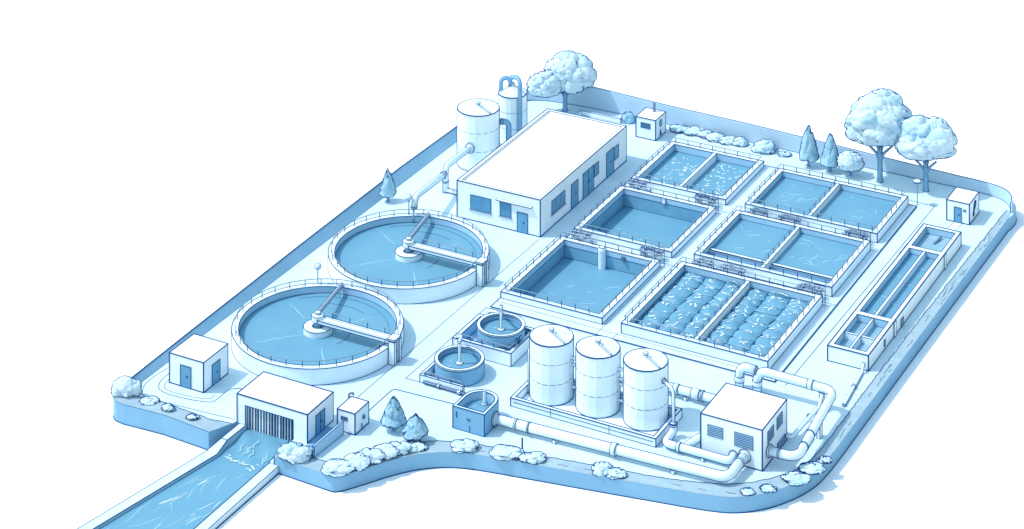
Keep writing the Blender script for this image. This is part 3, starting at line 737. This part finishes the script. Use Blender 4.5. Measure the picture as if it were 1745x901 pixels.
# links between the tanks
def pipe(label, paths, r, name='pipe', rad=.6, cat='pipe', ink=.044, collars=(), group=None, m='pipe_white', stands=()):
    p0 = paths[0][0]; t = thing(name, label, cat, (p0[0],p0[1],0), group)
    for i, P_ in enumerate(paths):
        k = MB(m); k.smooth = True; rr_ = r[i] if isinstance(r, (list,tuple)) else r
        k.tube(fillet(P_, rad) if len(P_) > 2 else P_, rr_, 14); k.build('pipe_run', t, ink=ink, angle=50)
    for p, d, rr_, L in collars:
        p = Vector(p); d = Vector(d).normalized(); k = MB(m); k.smooth = True; k.tube([p-d*L/2, p+d*L/2], rr_, 16); k.build('flange', t, ink=.028, angle=50)
    for x, y, z in stands:
        k = MB('concrete'); k.box(x-.16,y-.3,0,x+.16,y+.3,z); k.build('stand', t, ink=.025)
    return t
X, Yv, Z = (1,0,0), (0,1,0), (0,0,1)
pipe('stub pipes joining the left and middle white steel tanks', [[(14.4,-15.3,z),(15.4,-15.3,z)] for z in (3.9,3.3,1.2)], .13, ink=.026, group='links between the steel tanks')
pipe('stub pipes joining the middle and right white steel tanks', [[(19.2,-15.2,z),(20.2,-15.2,z)] for z in (4.0,3.1,2.6,1.1)], .13, ink=.026, group='links between the steel tanks')
pipe('thin standpipe on the left side of the left steel tank', [[(10.75,-15.9,4.1),(9.95+.5,-16.1,4.1),(10.45,-16.15,.1)]], .13, rad=.25, ink=.026, collars=[((10.72,-15.9,4.1),X,.2,.12)])
pipe('bent pipe from the right steel tank down and along into the pump house', [[(23.9,-15.5,4.3),(25.6,-16.75,4.3),(25.6,-16.75,.9)], [(25.6,-16.75,1.3),(25.6,-16.75,.55),(25.7,-18.9,.55),(32.1,-18.9,.55),(32.1,-18.0,.75)], [(27.5,-18.9,.5),(28.0,-16.6,.5),(28.95,-15.2,.5)]], [.125,.33,.3], rad=.55, collars=[((24.15,-15.68,4.3),(1.7,-1.25,0),.24,.2),((25.6,-16.75,1.15),Z,.36,.14),((27.1,-18.9,.55),X,.40,.3),((32.1,-18.15,.75),Yv,.42,.12)], stands=[(29.5,-18.9,.3)])
pipe('big pipe running behind the steel tanks to the pump house', [[(13.0,-10.3,.75),(30.5,-10.3,.75),(30.5,-12.2,.75)]], .38, collars=[((23.0,-10.3,.75),X,.45,.5),((25.0,-10.3,.75),X,.46,.8),((25.7,-10.3,.75),X,.5,.12)], stands=[(15,-10.3,.4),(24,-10.3,.4)])
pipe('long ground pipe from the blue inlet chamber to the pump house front', [[(10.4,-22.9,.75),(33.1,-21.75,.75),(33.2,-18.05,1.0)]], .42, rad=1.0, collars=[((10.5,-22.9,.75),X,.62,.14),((12.6,-22.8,.75),X,.47,.16),((13.9,-22.73,.75),X,.47,.10),((22.3,-22.3,.75),X,.52,.5),((33.17,-19.3,.9),Yv,.47,.2),((33.2,-18.15,.98),Yv,.6,.16)], stands=[(16.5,-22.6,.36),(28,-22.0,.36)])
pipe('large pipe looping from twin risers round into the pump house right wall', [[(29.4,-6.0,0),(29.4,-6.0,2.15),(37.0,-5.75,1.9),(37.65,-16.75,1.25),(34.9,-16.75,1.2)], [(27.6,-6.0,0),(27.6,-6.0,2.15),(29.3,-6.0,2.05)]], .38, rad=.95, collars=[((29.4,-6.0,.9),Z,.46,.5),((27.6,-6.0,.9),Z,.46,.5),((35.0,-16.75,1.2),X,.56,.16),((35.9,-16.75,1.22),X,.43,.12),((37.55,-14.9,1.36),Yv,.43,.12),((37.42,-13,1.47),Yv,.42,.08),((34.7,-5.82,1.98),X,.44,.5)], stands=[(35.8,-5.8,1.6),(37.35,-10.5,1.2)])
pipe('thin branch pipe from the looping pipe to the pump house back corner', [[(35.9,-5.8,1.6),(35.85,-6.7,.6),(35.45,-12.6,.5),(34.9,-12.6,.5)]], .17, rad=.35, ink=.028, collars=[((35.6,-8.5,.5),Yv,.23,.2)])
pipe('thin drain pipe from the front end of the long channel', [[(36.9,2.55,.6),(36.95,2.1,.6),(36.95,1.9,.18),(37.5,-4.6,.18)]], .14, rad=.2, ink=.028, collars=[((37.2,-1,.18),Yv,.2,.2)])
pipe('white pipe from the large back tank bending down beside the control building', [[(-17.6,23.3,2.75),(-17.5,17.0,2.9),(-17.5,17.0,.05)], [(-17.5,17.0,.3),(-13.4,16.8,.3)]], [.3,.2], rad=.7, collars=[((-17.58,22.75,2.75),Yv,.55,.2),((-17.5,17.0,1.2),Z,.36,.1)])
pipe('sloping pipe pouring water into the rear round clarifier', [[(-17.4,16.6,2.2),(-16.2,8.2,3.3),(-16.05,7.55,2.3)]], .3, rad=.55, collars=[((-17.35,16.2,2.25),Yv,.38,.25),((-16.06,7.6,2.4),Z,.36,.12)])
ws = MB('pale_water'); ws.smooth = True; ws.tube([(-16.05,7.5,2.35),(-15.98,7.3,1.7),(-15.95,7.2,.89)], [.15,.10,.14], 10)
tag(base(ws.build('water_stream', ink=None), (-15.95,7.2,.88)), 'stream of water falling from the sloping pipe into the rear clarifier', 'water')
pipe('bent pipe on the right side of the large back tank', [[(-15.9,26.6,4.7),(-14.9,27.1,4.7),(-14.9,27.1,0)]], .27, rad=.5, m='tank_blue', collars=[((-15.6,26.75,4.7),RX,.36,.25)])

# ================================================================ THICKENERS, INLET CHAMBER
def blue_tank(mb, c, r, z0, z1, th=.28):
    mb.ring(c, r-th, r, z0, z1-.14, 40); mb.use('concrete'); mb.ring(c, r-th-.02, r+.03, z1-.14, z1, 40)
def thickener(label, c, r, z0, z1, wz):
    t = thing('thickener', label, 'tank', (c[0],c[1],z0), 'round blue thickener tanks')
    w = MB('tank_blue'); blue_tank(w, c, r, z0, z1); w.build('tank_wall', t, ink=.036, angle=40)
    k = MB('water'); k.lathe([(.02,wz),(r-.26,wz)], c, 40, False, False); k.line([(c[0]+(r-.29)*math.cos(2*math.pi*i/40), c[1]+(r-.29)*math.sin(2*math.pi*i/40), wz+.01) for i in range(41)], .022)
    strokes(k, lambda x, y: math.hypot(x-c[0],y-c[1]) < r-.5, c[0]-r,c[1]-r,c[0]+r,c[1]+r, wz+.006, 5, int(c[1])+50, (.4,.9), .07)
    k.build('water', t, ink=None, weld=False)
    k = MB('steel_white'); k.lathe([(.36,wz-.05),(.36,wz+.06),(.15,wz+.1),(.13,wz+.12),(.13,wz+2.0),(.2,wz+2.02),(.2,wz+2.2),(.05,wz+2.3)], c, 14); k.build('feed_pipe', t, ink=.026, angle=50)
    return t
thickener('round blue thickener tank at ground level behind a low white kerb', (3.03,-16.35), 2.36, 0.01, 1.6, 1.05)
thickener('round blue thickener tank raised inside the white box', (4.24,-10.24), 2.33, .3, 2.4, 1.85)
t = thing('containment_box', 'white open box around the raised blue thickener tank', 'wall', (3.5,-10.2,0))
w = MB('concrete'); a_, b_ = rect(.3,-12.85,6.75,-7.55), rect(.7,-12.45,6.35,-7.95); h = 1.3
V = [(*p,0) for p in a_]+[(*p,h) for p in a_]+[(*p,h) for p in b_]+[(*p,.3) for p in b_]; F = []
for i in range(4):
    j = (i+1)%4; F += [(i,j,4+j,4+i),(4+i,4+j,8+j,8+i)]
w.add(V,F); w.use('inner_wall'); w.add(V, [(8+i,8+(i+1)%4,12+(i+1)%4,12+i) for i in range(4)] + [(12,13,14,15)])
w.build('box_wall', t, ink=.045, contour=False, angle=20)
railing(t, [(.5,-12.65),(6.55,-12.65),(6.55,-10.5)], 1.3, .45, 1.3)
k = MB('ink'); k.tube(fillet([(6.55,-11.6,1.3),(6.55,-11.6,1.95),(6.55,-11.0,1.95),(6.55,-11.0,1.3)],.2), .05, 6); k.tube(fillet([(6.55,-10.8,1.3),(6.55,-10.8,1.95),(6.55,-10.2,1.95),(6.55,-10.2,1.3)],.2), .05, 6); k.build('ladder_hoop', t, ink=None)
pipe('small hooked overflow pipe behind the raised thickener box', [[(.95,-6.9,0),(.95,-6.9,1.55),(2.2,-6.9,1.55),(4.2,-10.1,4.05)]], .15, rad=.4, ink=.026)
t = thing('containment_kerb', 'low white kerb around the ground-level blue thickener tank', 'kerb', (2.6,-17,0))
w = MB('concrete'); w.box(.42,-19.4,0,5.1,-19.15,.75); w.box(.42,-19.145,0,.7,-15.9,.75); w.build('kerb_wall', t, ink=.04)
railing(t, [(.6,-19.28),(4.9,-19.28)], .75, .35, 1.4)
k = MB('pipe_white'); k.tube([(.9,-19.55,.25),(5.4,-19.6,.25)], .1, 8); k.tube([(2.4,-19.55,.25),(2.7,-19.55,.25)], .17, 8); k.tube([(4.6,-19.6,.25),(5.0,-19.6,.25)], .19, 8); k.build('drain_pipe', t, ink=.022)
pipe('thin feed pipe arching from the ground thickener to the raised box', [[(3.03,-16.35,3.2),(3.03,-16.0,3.5),(1.3,-13.0,1.75),(.7,-12.7,1.4)]], .12, rad=.3, ink=.024)
# inlet chamber
t = thing('inlet_chamber', 'blue open chamber with rounded back and flat front, joined to the long pipe', 'tank', (8.8,-23.4,0))
D = [(7.1,-24.85),(10.4,-24.85),(10.4,-22.5)] + chaikin([(10.4,-22.5),(10.1,-21.5),(9.2,-21.0),(8.2,-21.05),(7.35,-21.7),(7.1,-22.6)],2)[1:]
ctr = Vector((8.75,-23.1,0)); Di = [tuple(ctr + (Vector((*p,0))-ctr)*.84)[:2] for p in D]; n = len(D); h = 2.05
w = MB('tank_blue'); w.add([(*p,0) for p in D]+[(*p,h-.02) for p in D], [(i,(i+1)%n,n+(i+1)%n,n+i) for i in range(n)])
w.use('inner_wall'); w.add([(*p,h-.02) for p in Di]+[(*p,.8) for p in Di], [(i,(i+1)%n,n+(i+1)%n,n+i) for i in range(n)])
w.use('concrete'); w.add([(*p,h-.02) for p in D]+[(*p,h-.02) for p in Di], [(i,(i+1)%n,n+(i+1)%n,n+i) for i in range(n)])
w.build('chamber_wall', t, ink=.044, angle=36)
k = MB('water'); k.add(*sheet(Di, [], 1.3)); strokes(k, lambda x,y: 7.6 < x < 9.9 and -24.3 < y < -22, 7.6,-24.3,9.9,-22, 1.31, 6, 77, (.4,.9), .08); k.build('water', t, ink=None, weld=False)
k = MB('steel_white'); k.lathe([(.3,1.25),(.3,1.4),(.16,1.45),(.16,2.6)], (8.9,-22.1), 12); k.build('feed_pipe', t, ink=.026)
k = MB('ink'); k.tube([(7.5,-24.89,1.1),(7.5,-24.89,1.6)],.045,6); k.build('grab_bar', t, ink=None)
k = MB('ink'); k.tube([(8.6,-24.89,1.3),(8.65,-24.89,1.1),(8.85,-24.89,1.1),(8.9,-24.89,1.3)],.03,6); k.build('hook', t, ink=None)
k = MB('ink'); k.tube([(8.85,-24.88,.1),(8.85,-24.88,.6)],.025,6); k.build('drip_pipe', t, ink=None)

# ================================================================ LONG CHANNEL
t = thing('treatment_channel', 'long narrow three-part concrete channel by the right edge', 'channel', (35.3,17,0))
x0,y0,x1,y1,h = 33.2,2.6,37.35,31.6,1.5; th = .45
cells = [(x0+th,3.15,x1-th,9.75),(x0+th,10.4,x1-th,25.6),(x0+th,26.25,x1-th,31.1)]
w = MB('concrete'); w.add(*sheet(rect(x0,y0,x1,y1), [rect(*c_) for c_ in cells], h))
o_ = rect(x0,y0,x1,y1); w.add([(*p,0) for p in o_]+[(*p,h) for p in o_], [(i,(i+1)%4,4+(i+1)%4,4+i) for i in range(4)])
for p, q_ in zip(o_, o_[1:]+o_[:1]): w.line([(*p,h),(*q_,h)],.058); w.line([(*p,0.02),(*p,h)],.058); w.line([(*p,.03),(*q_,.03)],.045)
w.use('inner_wall')
for c_ in cells:
    i_ = rect(*c_); w.add([(*p,h) for p in i_]+[(*p,.3) for p in i_], [(i,(i+1)%4,4+(i+1)%4,4+i) for i in range(4)])
    for p, q_ in zip(i_, i_[1:]+i_[:1]): w.line([(*p,h),(*q_,h)],.034); w.line([(*p,.8),(*p,h)],.026)
w.build('channel_wall', t, ink=None, weld=False)
for (c_, wz, m_, sd) in ((cells[0],.75,'pale_water',1),(cells[1],.9,'water',2),(cells[2],.8,'pale_water',3)):
    k = MB(m_); k.poly([(c_[0],c_[1],wz),(c_[2],c_[1],wz),(c_[2],c_[3],wz),(c_[0],c_[3],wz)])
    strokes(k, lambda x,y: c_[0]+.2 < x < c_[2]-.2 and c_[1]+.2 < y < c_[3]-.2 and abs(x-35.3) > .3, c_[0],c_[1],c_[2],c_[3], wz+.006, 9, sd+20, (.5,1.2), .07, 0)
    i_ = rect(*c_)
    for p, q_ in zip(i_, i_[1:]+i_[:1]): k.line([(*p,wz+.01),(*q_,wz+.01)],.022)
    k.build('water', t, ink=None, weld=False)
k = MB('concrete'); k.box(35.17,10.41,.6,35.45,25.59,h-.01); k.build('divider_wall', t, ink=.03)
k = MB('concrete'); k.box(35.12,3.16,.5,35.36,9.74,h-.12); k.build('divider_wall', t, ink=.03)
k = MB('concrete'); k.box(33.66,6.0,.5,35.1,6.25,h-.14); k.box(35.38,6.0,.5,36.89,6.25,h-.14); k.build('baffle', t, ink=.026)
for y in (10.1,26.0):
    k = MB('concrete'); k.box(x1+.003,y-.28,.03,x1+.12,y+.28,h-.02); k.build('pilaster', t, ink=.024)
for y in (14.5,19.0,23.0):
    k = MB('concrete'); k.box(35.47,y-.05,.85,36.88,y+.05,1.0); k.build('crossbar', t, ink=.016)
k = MB('rail'); k.box(x1+.003,7.0,.35,x1+.06,7.4,.95); k.build('hatch', t, ink=.02)
k = MB('rail'); k.box(x1+.003,12.0,.1,x1+.06,12.8,.8); k.build('hatch', t, ink=.02)
k = MB('steel_white'); k.tube([(35.2,29.0,.85),(35.5,30.6,1.05)],.1,8); k.build('float_arm', t, ink=.02)
k = MB('concrete'); k.box(32.3,26.2,0,33.15,29.0,.3); tag(base(k.build('ledge', ink=.035), (32.7,27.6,0)), 'low white step beside the far left end of the long channel', 'step')

# ================================================================ LAMPS
def lamp(label, x, y, z, h, disc):
    t = thing('lamp_post', label, 'lamp', (x,y,z), 'lamp posts')
    k = MB('rail'); k.tube([(x,y,z),(x,y,z+h)], .06, 8); k.build('pole', t, ink=None)
    k = MB('lamp_glass'); k.smooth = True
    if disc: k.lathe([(.06,z+h-.05),(.42,z+h+.05),(.46,z+h+.14),(.38,z+h+.24),(.05,z+h+.28)], (x,y), 18)
    else: k.lathe([(.1,z+h-.02),(.27,z+h+.08),(.33,z+h+.28),(.26,z+h+.48),(.05,z+h+.56)], (x,y), 16)
    k.build('lamp_head', t, ink=.03, angle=60)
    return t
lamp('lamp post on the far rim of the front round clarifier', -16.9,-10.3,1.55,1.5,False)
lamp('lamp post on the far rim of the rear round clarifier', -16.6,7.4,1.55,1.6,False)
lamp('lamp post with a flat disc head by the back corner of a clear basin', 30.1,38.8,0,2.5,True)
k = MB('rail'); k.tube([(14.6,-25.4,0),(14.6,-25.4,1.25)], .06, 8); tag(base(k.build('marker_post', ink=.016), (14.6,-25.4,0)), 'thin marker post behind the shrubs in the front strip', 'post')

# ================================================================ TREES AND SHRUBS
def ico(sub):
    bm = bmesh.new(); bmesh.ops.create_icosphere(bm, subdivisions=sub, radius=1); bm.verts.index_update()
    V = np.array([v.co[:] for v in bm.verts]); F = [[v.index for v in f.verts] for f in bm.faces]; bm.free(); return V, F
ICO = {4: ico(4), 5: ico(5), 6: ico(6)}
def crown(mb, c, rx, ry, rz, seed, sub=5, nb=150, amp=.13, ang=.27, shape='round', big=.16, leaves=0, leaf=.14):
    """A leafy mass: one surface of overlapping boughs, rounded leaf clumps on them and crisp leaf edges on those."""
    V, F = ICO[sub]; r = np.random.RandomState(seed)
    def lobes(n, a, jit):
        B = r.normal(size=(n,3)); B /= np.linalg.norm(B, axis=1)[:,None]
        d = np.arccos(np.clip(V @ B.T, -1, 1)) / (a*r.uniform(1-jit,1+jit,n))[None,:]
        return np.sqrt(np.clip(1-d**2, 0, 1)).max(axis=1)
    b0 = lobes(11, .85, .25); b1 = lobes(nb, ang, .3); b2 = lobes(nb*5, ang*.42, .3)
    rad = 1 - big - amp + big*b0 + amp*b1 + amp*.22*(b2-.4)
    Q = V*rad[:,None]
    zt = np.clip((V[:,2]+1)/2, 0.001, .999)
    if shape == 'cone':
        zc = np.maximum(zt, .15); k = .58*(1-zc)**.17/np.sqrt(zc)
        Q[:,0] *= k; Q[:,1] *= k
    elif shape == 'dome':
        k = 1.16 - .34*zt; Q[:,0] *= k; Q[:,1] *= k
    lim = -.62 if shape == 'dome' else -.74
    Q[:,2] = np.where(Q[:,2] < lim, lim + (Q[:,2]-lim)*.4, Q[:,2])
    X_ = np.array(RX); F_ = np.array(FX)
    W = np.outer(Q[:,0]*rx, X_) + np.outer(Q[:,1]*ry, F_); W[:,2] += Q[:,2]*rz
    W += np.array(c)
    mb.smooth = True; mb.add([tuple(p) for p in W], F); mb.smooth = False
    c_ = np.array(c)                                        # single leaves standing off the surface
    for i in r.choice(len(W), min(leaves, len(W)), replace=False):
        p = W[i]; o = p - c_; o /= np.linalg.norm(o) + 1e-6
        a = r.normal(size=3); a -= o*a.dot(o)*.4; a /= np.linalg.norm(a); b = np.cross(a, o + .4*r.normal(size=3)); b /= np.linalg.norm(b) + 1e-6
        sz = leaf*r.uniform(.6, 1.3); q = p + o*leaf*.25
        mb.add([tuple(q - a*sz), tuple(q + b*sz*.5), tuple(q + a*sz), tuple(q - b*sz*.5)], [(0,1,2,3)])
def trunk(t, x, y, h, r, cz, spread, n=5, seed=1):
    k = MB('bark'); k.smooth = True; rnd = random.Random(seed)
    k.tube([(x,y,-.02),(x,y,.12),(x,y,.5),(x,y,h),(x,y,cz)], [r*1.55,r*1.2,r,r*.92,r*.5], 12)
    k.build('trunk', t, ink=.038, angle=50)
    for i in range(n):
        a = -1.0 + 2.0*i/(n-1)
        o = RX*a*spread + FX*(-.5 if i % 2 else .25)*spread*.5
        zz = cz + .25 - .5*abs(a)
        k = MB('bark'); k.smooth = True
        k.tube([(x,y,h*.88),(x+o.x*.30,y+o.y*.30,h+(zz-h)*.42),(x+o.x,y+o.y,zz)], [r*.62,r*.50,r*.34], 8); k.build('limb', t, ink=.034, angle=60)
def tall_tree(label, x, y, trunk_h, r, crowns, seed):
    t = thing('tree', label, 'tree', (x,y,0), 'round-crowned trees along the back wall')
    trunk(t, x, y, trunk_h, r, trunk_h*1.72, trunk_h*.52, 4, seed)
    for i, (dx, dy, z, rx, ry, rz) in enumerate(crowns):
        p = Vector((x,y,z)) + RX*dx + FX*dy
        k = MB('leaf_pale'); crown(k, p, rx*1.06, ry*1.04, rz*1.06, seed+i, 6, 120, .19, .27, 'dome', .20, 420, .13); k.build('crown', t, ink=.055, outer_only=.08, angle=80)
    return t
tall_tree('double-crowned tree at the far left behind the control building roof', -15.73,43.14,1.6,.25,[(.6,.3,4.45,3.15,2.6,2.55),(-2.5,-1.2,3.75,2.05,1.8,1.65)],21)
tall_tree('tallest tree, broad rounded crown, near the right end of the back wall', 24.48,42.5,2.55,.26,[(.0,.2,7.1,4.05,3.3,3.0)],31)
tall_tree('second tallest tree, just right of the tallest by the back wall', 29.82,42.65,2.1,.23,[(.05,.2,5.85,3.45,2.8,2.45)],41)
def small_tree(label, x, y, h, w, shape, seed, m='leaf_blue', z0=.45, name='conifer', group='small trees'):
    t = thing(name, label, 'tree', (x,y,0), group)
    k = MB('bark'); k.tube([(x,y,-.02),(x,y,.1),(x,y,z0+.5)], [.17,.12,.10], 10); k.build('trunk', t, ink=.028, angle=60)
    k = MB(m); rz = (h-z0)/2; crown(k, (x,y,z0+rz), w/2*(1.0 if shape == 'cone' else 1.06), w/2*.9, rz*1.05, seed, 5, 95, .20, .31, shape, .12, 260, .10); k.build('crown', t, ink=.046, outer_only=.08, angle=80)
    return t
small_tree('lone small conifer on the left bank beside the rear clarifier', -22.0,12.0,3.55,1.9,'cone',51)
small_tree('taller of two conifers left of the tall back trees', 15.92,42.43,4.6,2.45,'cone',52)
small_tree('shorter of two conifers left of the tall back trees', 18.59,42.35,4.25,2.25,'cone',53)
small_tree('low round bushy tree between the conifers and the tallest tree', 21.05,42.38,2.75,3.0,'round',54,'leaf_pale',.5,'bushy_tree')
small_tree('taller pointed tree in the paved front yard', 2.56,-27.8,3.05,2.3,'cone',55,'leaf_blue',.45)
small_tree('rounder pale small tree in the paved front yard', 5.22,-28.41,2.45,2.55,'cone',56,'leaf_blue',.4)
def shrub(label, spec, seed, group=None, m='leaf_pale', lift=0):
    x, y, r, rz, zc = spec
    k = MB(m); crown(k, (0,0,zc), r*1.16, r*.86, rz*1.18, seed, 5, 48, .30, .40, 'round', .24, 120, .08)
    o = k.build('shrub', ink=.042, outer_only=.10, angle=80); o.location = (x,y,lift); tag(o, label, 'shrub', group); return o
GS, GB = 'shrubs along the front planting strip', 'shrubs along the back wall'
shrub('round shrub on the far left corner of the raised planting bed', (-22.43, -34.89, 1.32, 0.99, 0.70), 1, None, lift=.2)
shrub('ragged low shrub in the middle of the raised planting bed', (-17.30, -35.24, 0.60, 0.29, 0.21), 2, None, lift=.4)
shrub('low spreading bush just right of the corner shrub on the raised bed', (-19.64, -34.98, 0.82, 0.25, 0.17), 60, None, lift=.35)
shrub('tiny low plant near the channel end of the raised planting bed', (-14.57, -35.25, 0.54, 0.13, 0.09), 3, None, lift=.4)
shrub('big round shrub at the slab corner beside the inlet channel', (-2.90, -35.95, 1.47, 0.72, 0.50), 4, GS)
shrub('wide shrub at the outer front corner of the planting strip', (1.61, -35.83, 1.35, 0.45, 0.32), 5, GS)
for i, (p, lab) in enumerate((((2.66, -34.38, 1.10, 0.57, 0.40),'lowest bush of the row climbing from the front corner shrub'),((3.32, -33.04, 1.15, 0.55, 0.39),'second bush up the row from the front corner shrub'),((4.01, -31.75, 1.10, 0.50, 0.35),'middle bush of the row below the two yard trees'),((4.78, -30.58, 1.11, 0.43, 0.30),'second-last bush of the row, under the rounder yard tree'),((5.69, -29.42, 1.06, 0.30, 0.21),'last and flattest bush of the row, right of the rounder yard tree'))):
    shrub(lab, p, 10+i, GS, 'leaf_pale' if i % 2 == 0 else 'leaf_pale')
shrub('rounded shrub below the blue inlet chamber', (9.81, -27.44, 1.16, 0.41, 0.29), 20, GS)
shrub('large shrub in front of the marker post', (13.64, -26.51, 1.39, 0.39, 0.28), 21, GS)
shrub('shrub touching the right side of the large one by the marker post', (15.98, -26.10, 1.10, 0.35, 0.24), 22, GS)
shrub('double-topped shrub alone below the middle of the long ground pipe', (22.40, -25.02, 0.88, 0.47, 0.33), 23, GS)
shrub('lower half of the twin shrub below the long ground pipe', (23.66, -24.87, 0.88, 0.28, 0.20), 24, GS)
shrub('tiny low shrub at the foot of the pump house corner bend', (36.42, -20.48, 0.72, 0.15, 0.11), 25, GS)
shrub('flat ground plant where the front edge starts to bend', (34.92, -21.82, 0.67, 0.14, 0.10), 26, GS)
shrub('first long bush on the right bend below the pump house', (38.01, -18.08, 1.19, 0.26, 0.18), 27, GS)
shrub('second bush on the right bend, further along the edge', (38.69, -15.84, 1.09, 0.27, 0.19), 28, GS)
shrub('small end bush on the right bend, nearest the straight edge', (39.17, -14.04, 0.63, 0.19, 0.13), 29, GS)
for i, (p, lab) in enumerate((((-1.00, 44.44, 1.25, 0.27, 0.19),'leftmost bush of the low row by the back kiosk'),((0.68, 44.41, 1.18, 0.36, 0.25),'second bush from the kiosk in the low back row'),((2.37, 44.35, 1.11, 0.28, 0.20),'small third bush of the low back row'),((3.83, 44.09, 1.24, 0.38, 0.27),'fourth and widest bush of the low back row'),((5.45, 43.96, 1.10, 0.38, 0.26),'fifth bush of the low back row'),((6.82, 44.05, 0.86, 0.48, 0.33),'end bush of the low back row, farthest from the kiosk'))):
    shrub(lab, p, 30+i, GB)
shrub('larger lone bush between the low back row and the conifers', (9.86, 43.84, 1.43, 0.67, 0.47), 40, GB)
shrub('tiny pale bush just left of the taller conifer', (12.41, 43.85, 0.75, 0.19, 0.13), 41, GB)
shrub('small pointed bush beside the back kiosk', (-7.53, 43.59, 0.77, 0.73, 0.51), 42, GB, 'leaf_blue')
k = MB('concrete'); k.box(-13.6,42.9,0,-8.2,43.15,.5); k.box(-13.6,41.0,0,-13.35,42.895,.5); tag(base(k.build('low_wall', ink=.026), (-11,43,0)), 'low white garden wall left of the back kiosk', 'wall')

# ================================================================ CAMERA, LIGHT, WORLD
cam = bpy.data.cameras.new('camera'); co = bpy.data.objects.new('camera', cam); COL.objects.link(co)
co.location = CAM; co.rotation_euler = (math.pi/2, 0, YAW)
cam.sensor_width = 36; cam.sensor_fit = 'HORIZONTAL'; cam.lens = 84.585; cam.shift_y = -1.1178     # a rising/falling-front view: verticals stay upright
cam.clip_start = 1; cam.clip_end = 6000
SC.camera = co
EL = math.radians(55)
to_sun = (-RX*math.cos(EL) + Vector((0,0,math.sin(EL)))).normalized()
sun = bpy.data.lights.new('sun', 'SUN'); sun.energy = 2.0; sun.angle = math.radians(.6); sun.color = (1.0,.97,.93)
suo = bpy.data.objects.new('sun', sun); COL.objects.link(suo); suo.rotation_euler = to_sun.to_track_quat('Z','Y').to_euler(); suo.location = (-60,-40,120)
wd = bpy.data.worlds.new('World'); SC.world = wd; wd.use_nodes = True
nt = wd.node_tree; bg = nt.nodes['Background']; sk = nt.nodes.new('ShaderNodeTexSky'); sk.sky_type = 'NISHITA'
sk.sun_disc = False; sk.sun_elevation = EL; sk.sun_rotation = math.atan2(to_sun.x, to_sun.y); sk.air_density = 3.2; sk.dust_density = 1.2; sk.ozone_density = 7.0
nt.links.new(sk.outputs['Color'], bg.inputs['Color']); bg.inputs['Strength'].default_value = .15
SC.view_settings.view_transform = 'Standard'; SC.view_settings.look = 'None'; SC.view_settings.gamma = 1; SC.view_settings.use_curve_mapping = False
SC.view_settings.exposure = 0.50
SC.render.engine = 'CYCLES'; SC.cycles.max_bounces = 6; SC.cycles.use_denoising = True
SC.cycles.transparent_max_bounces = 4
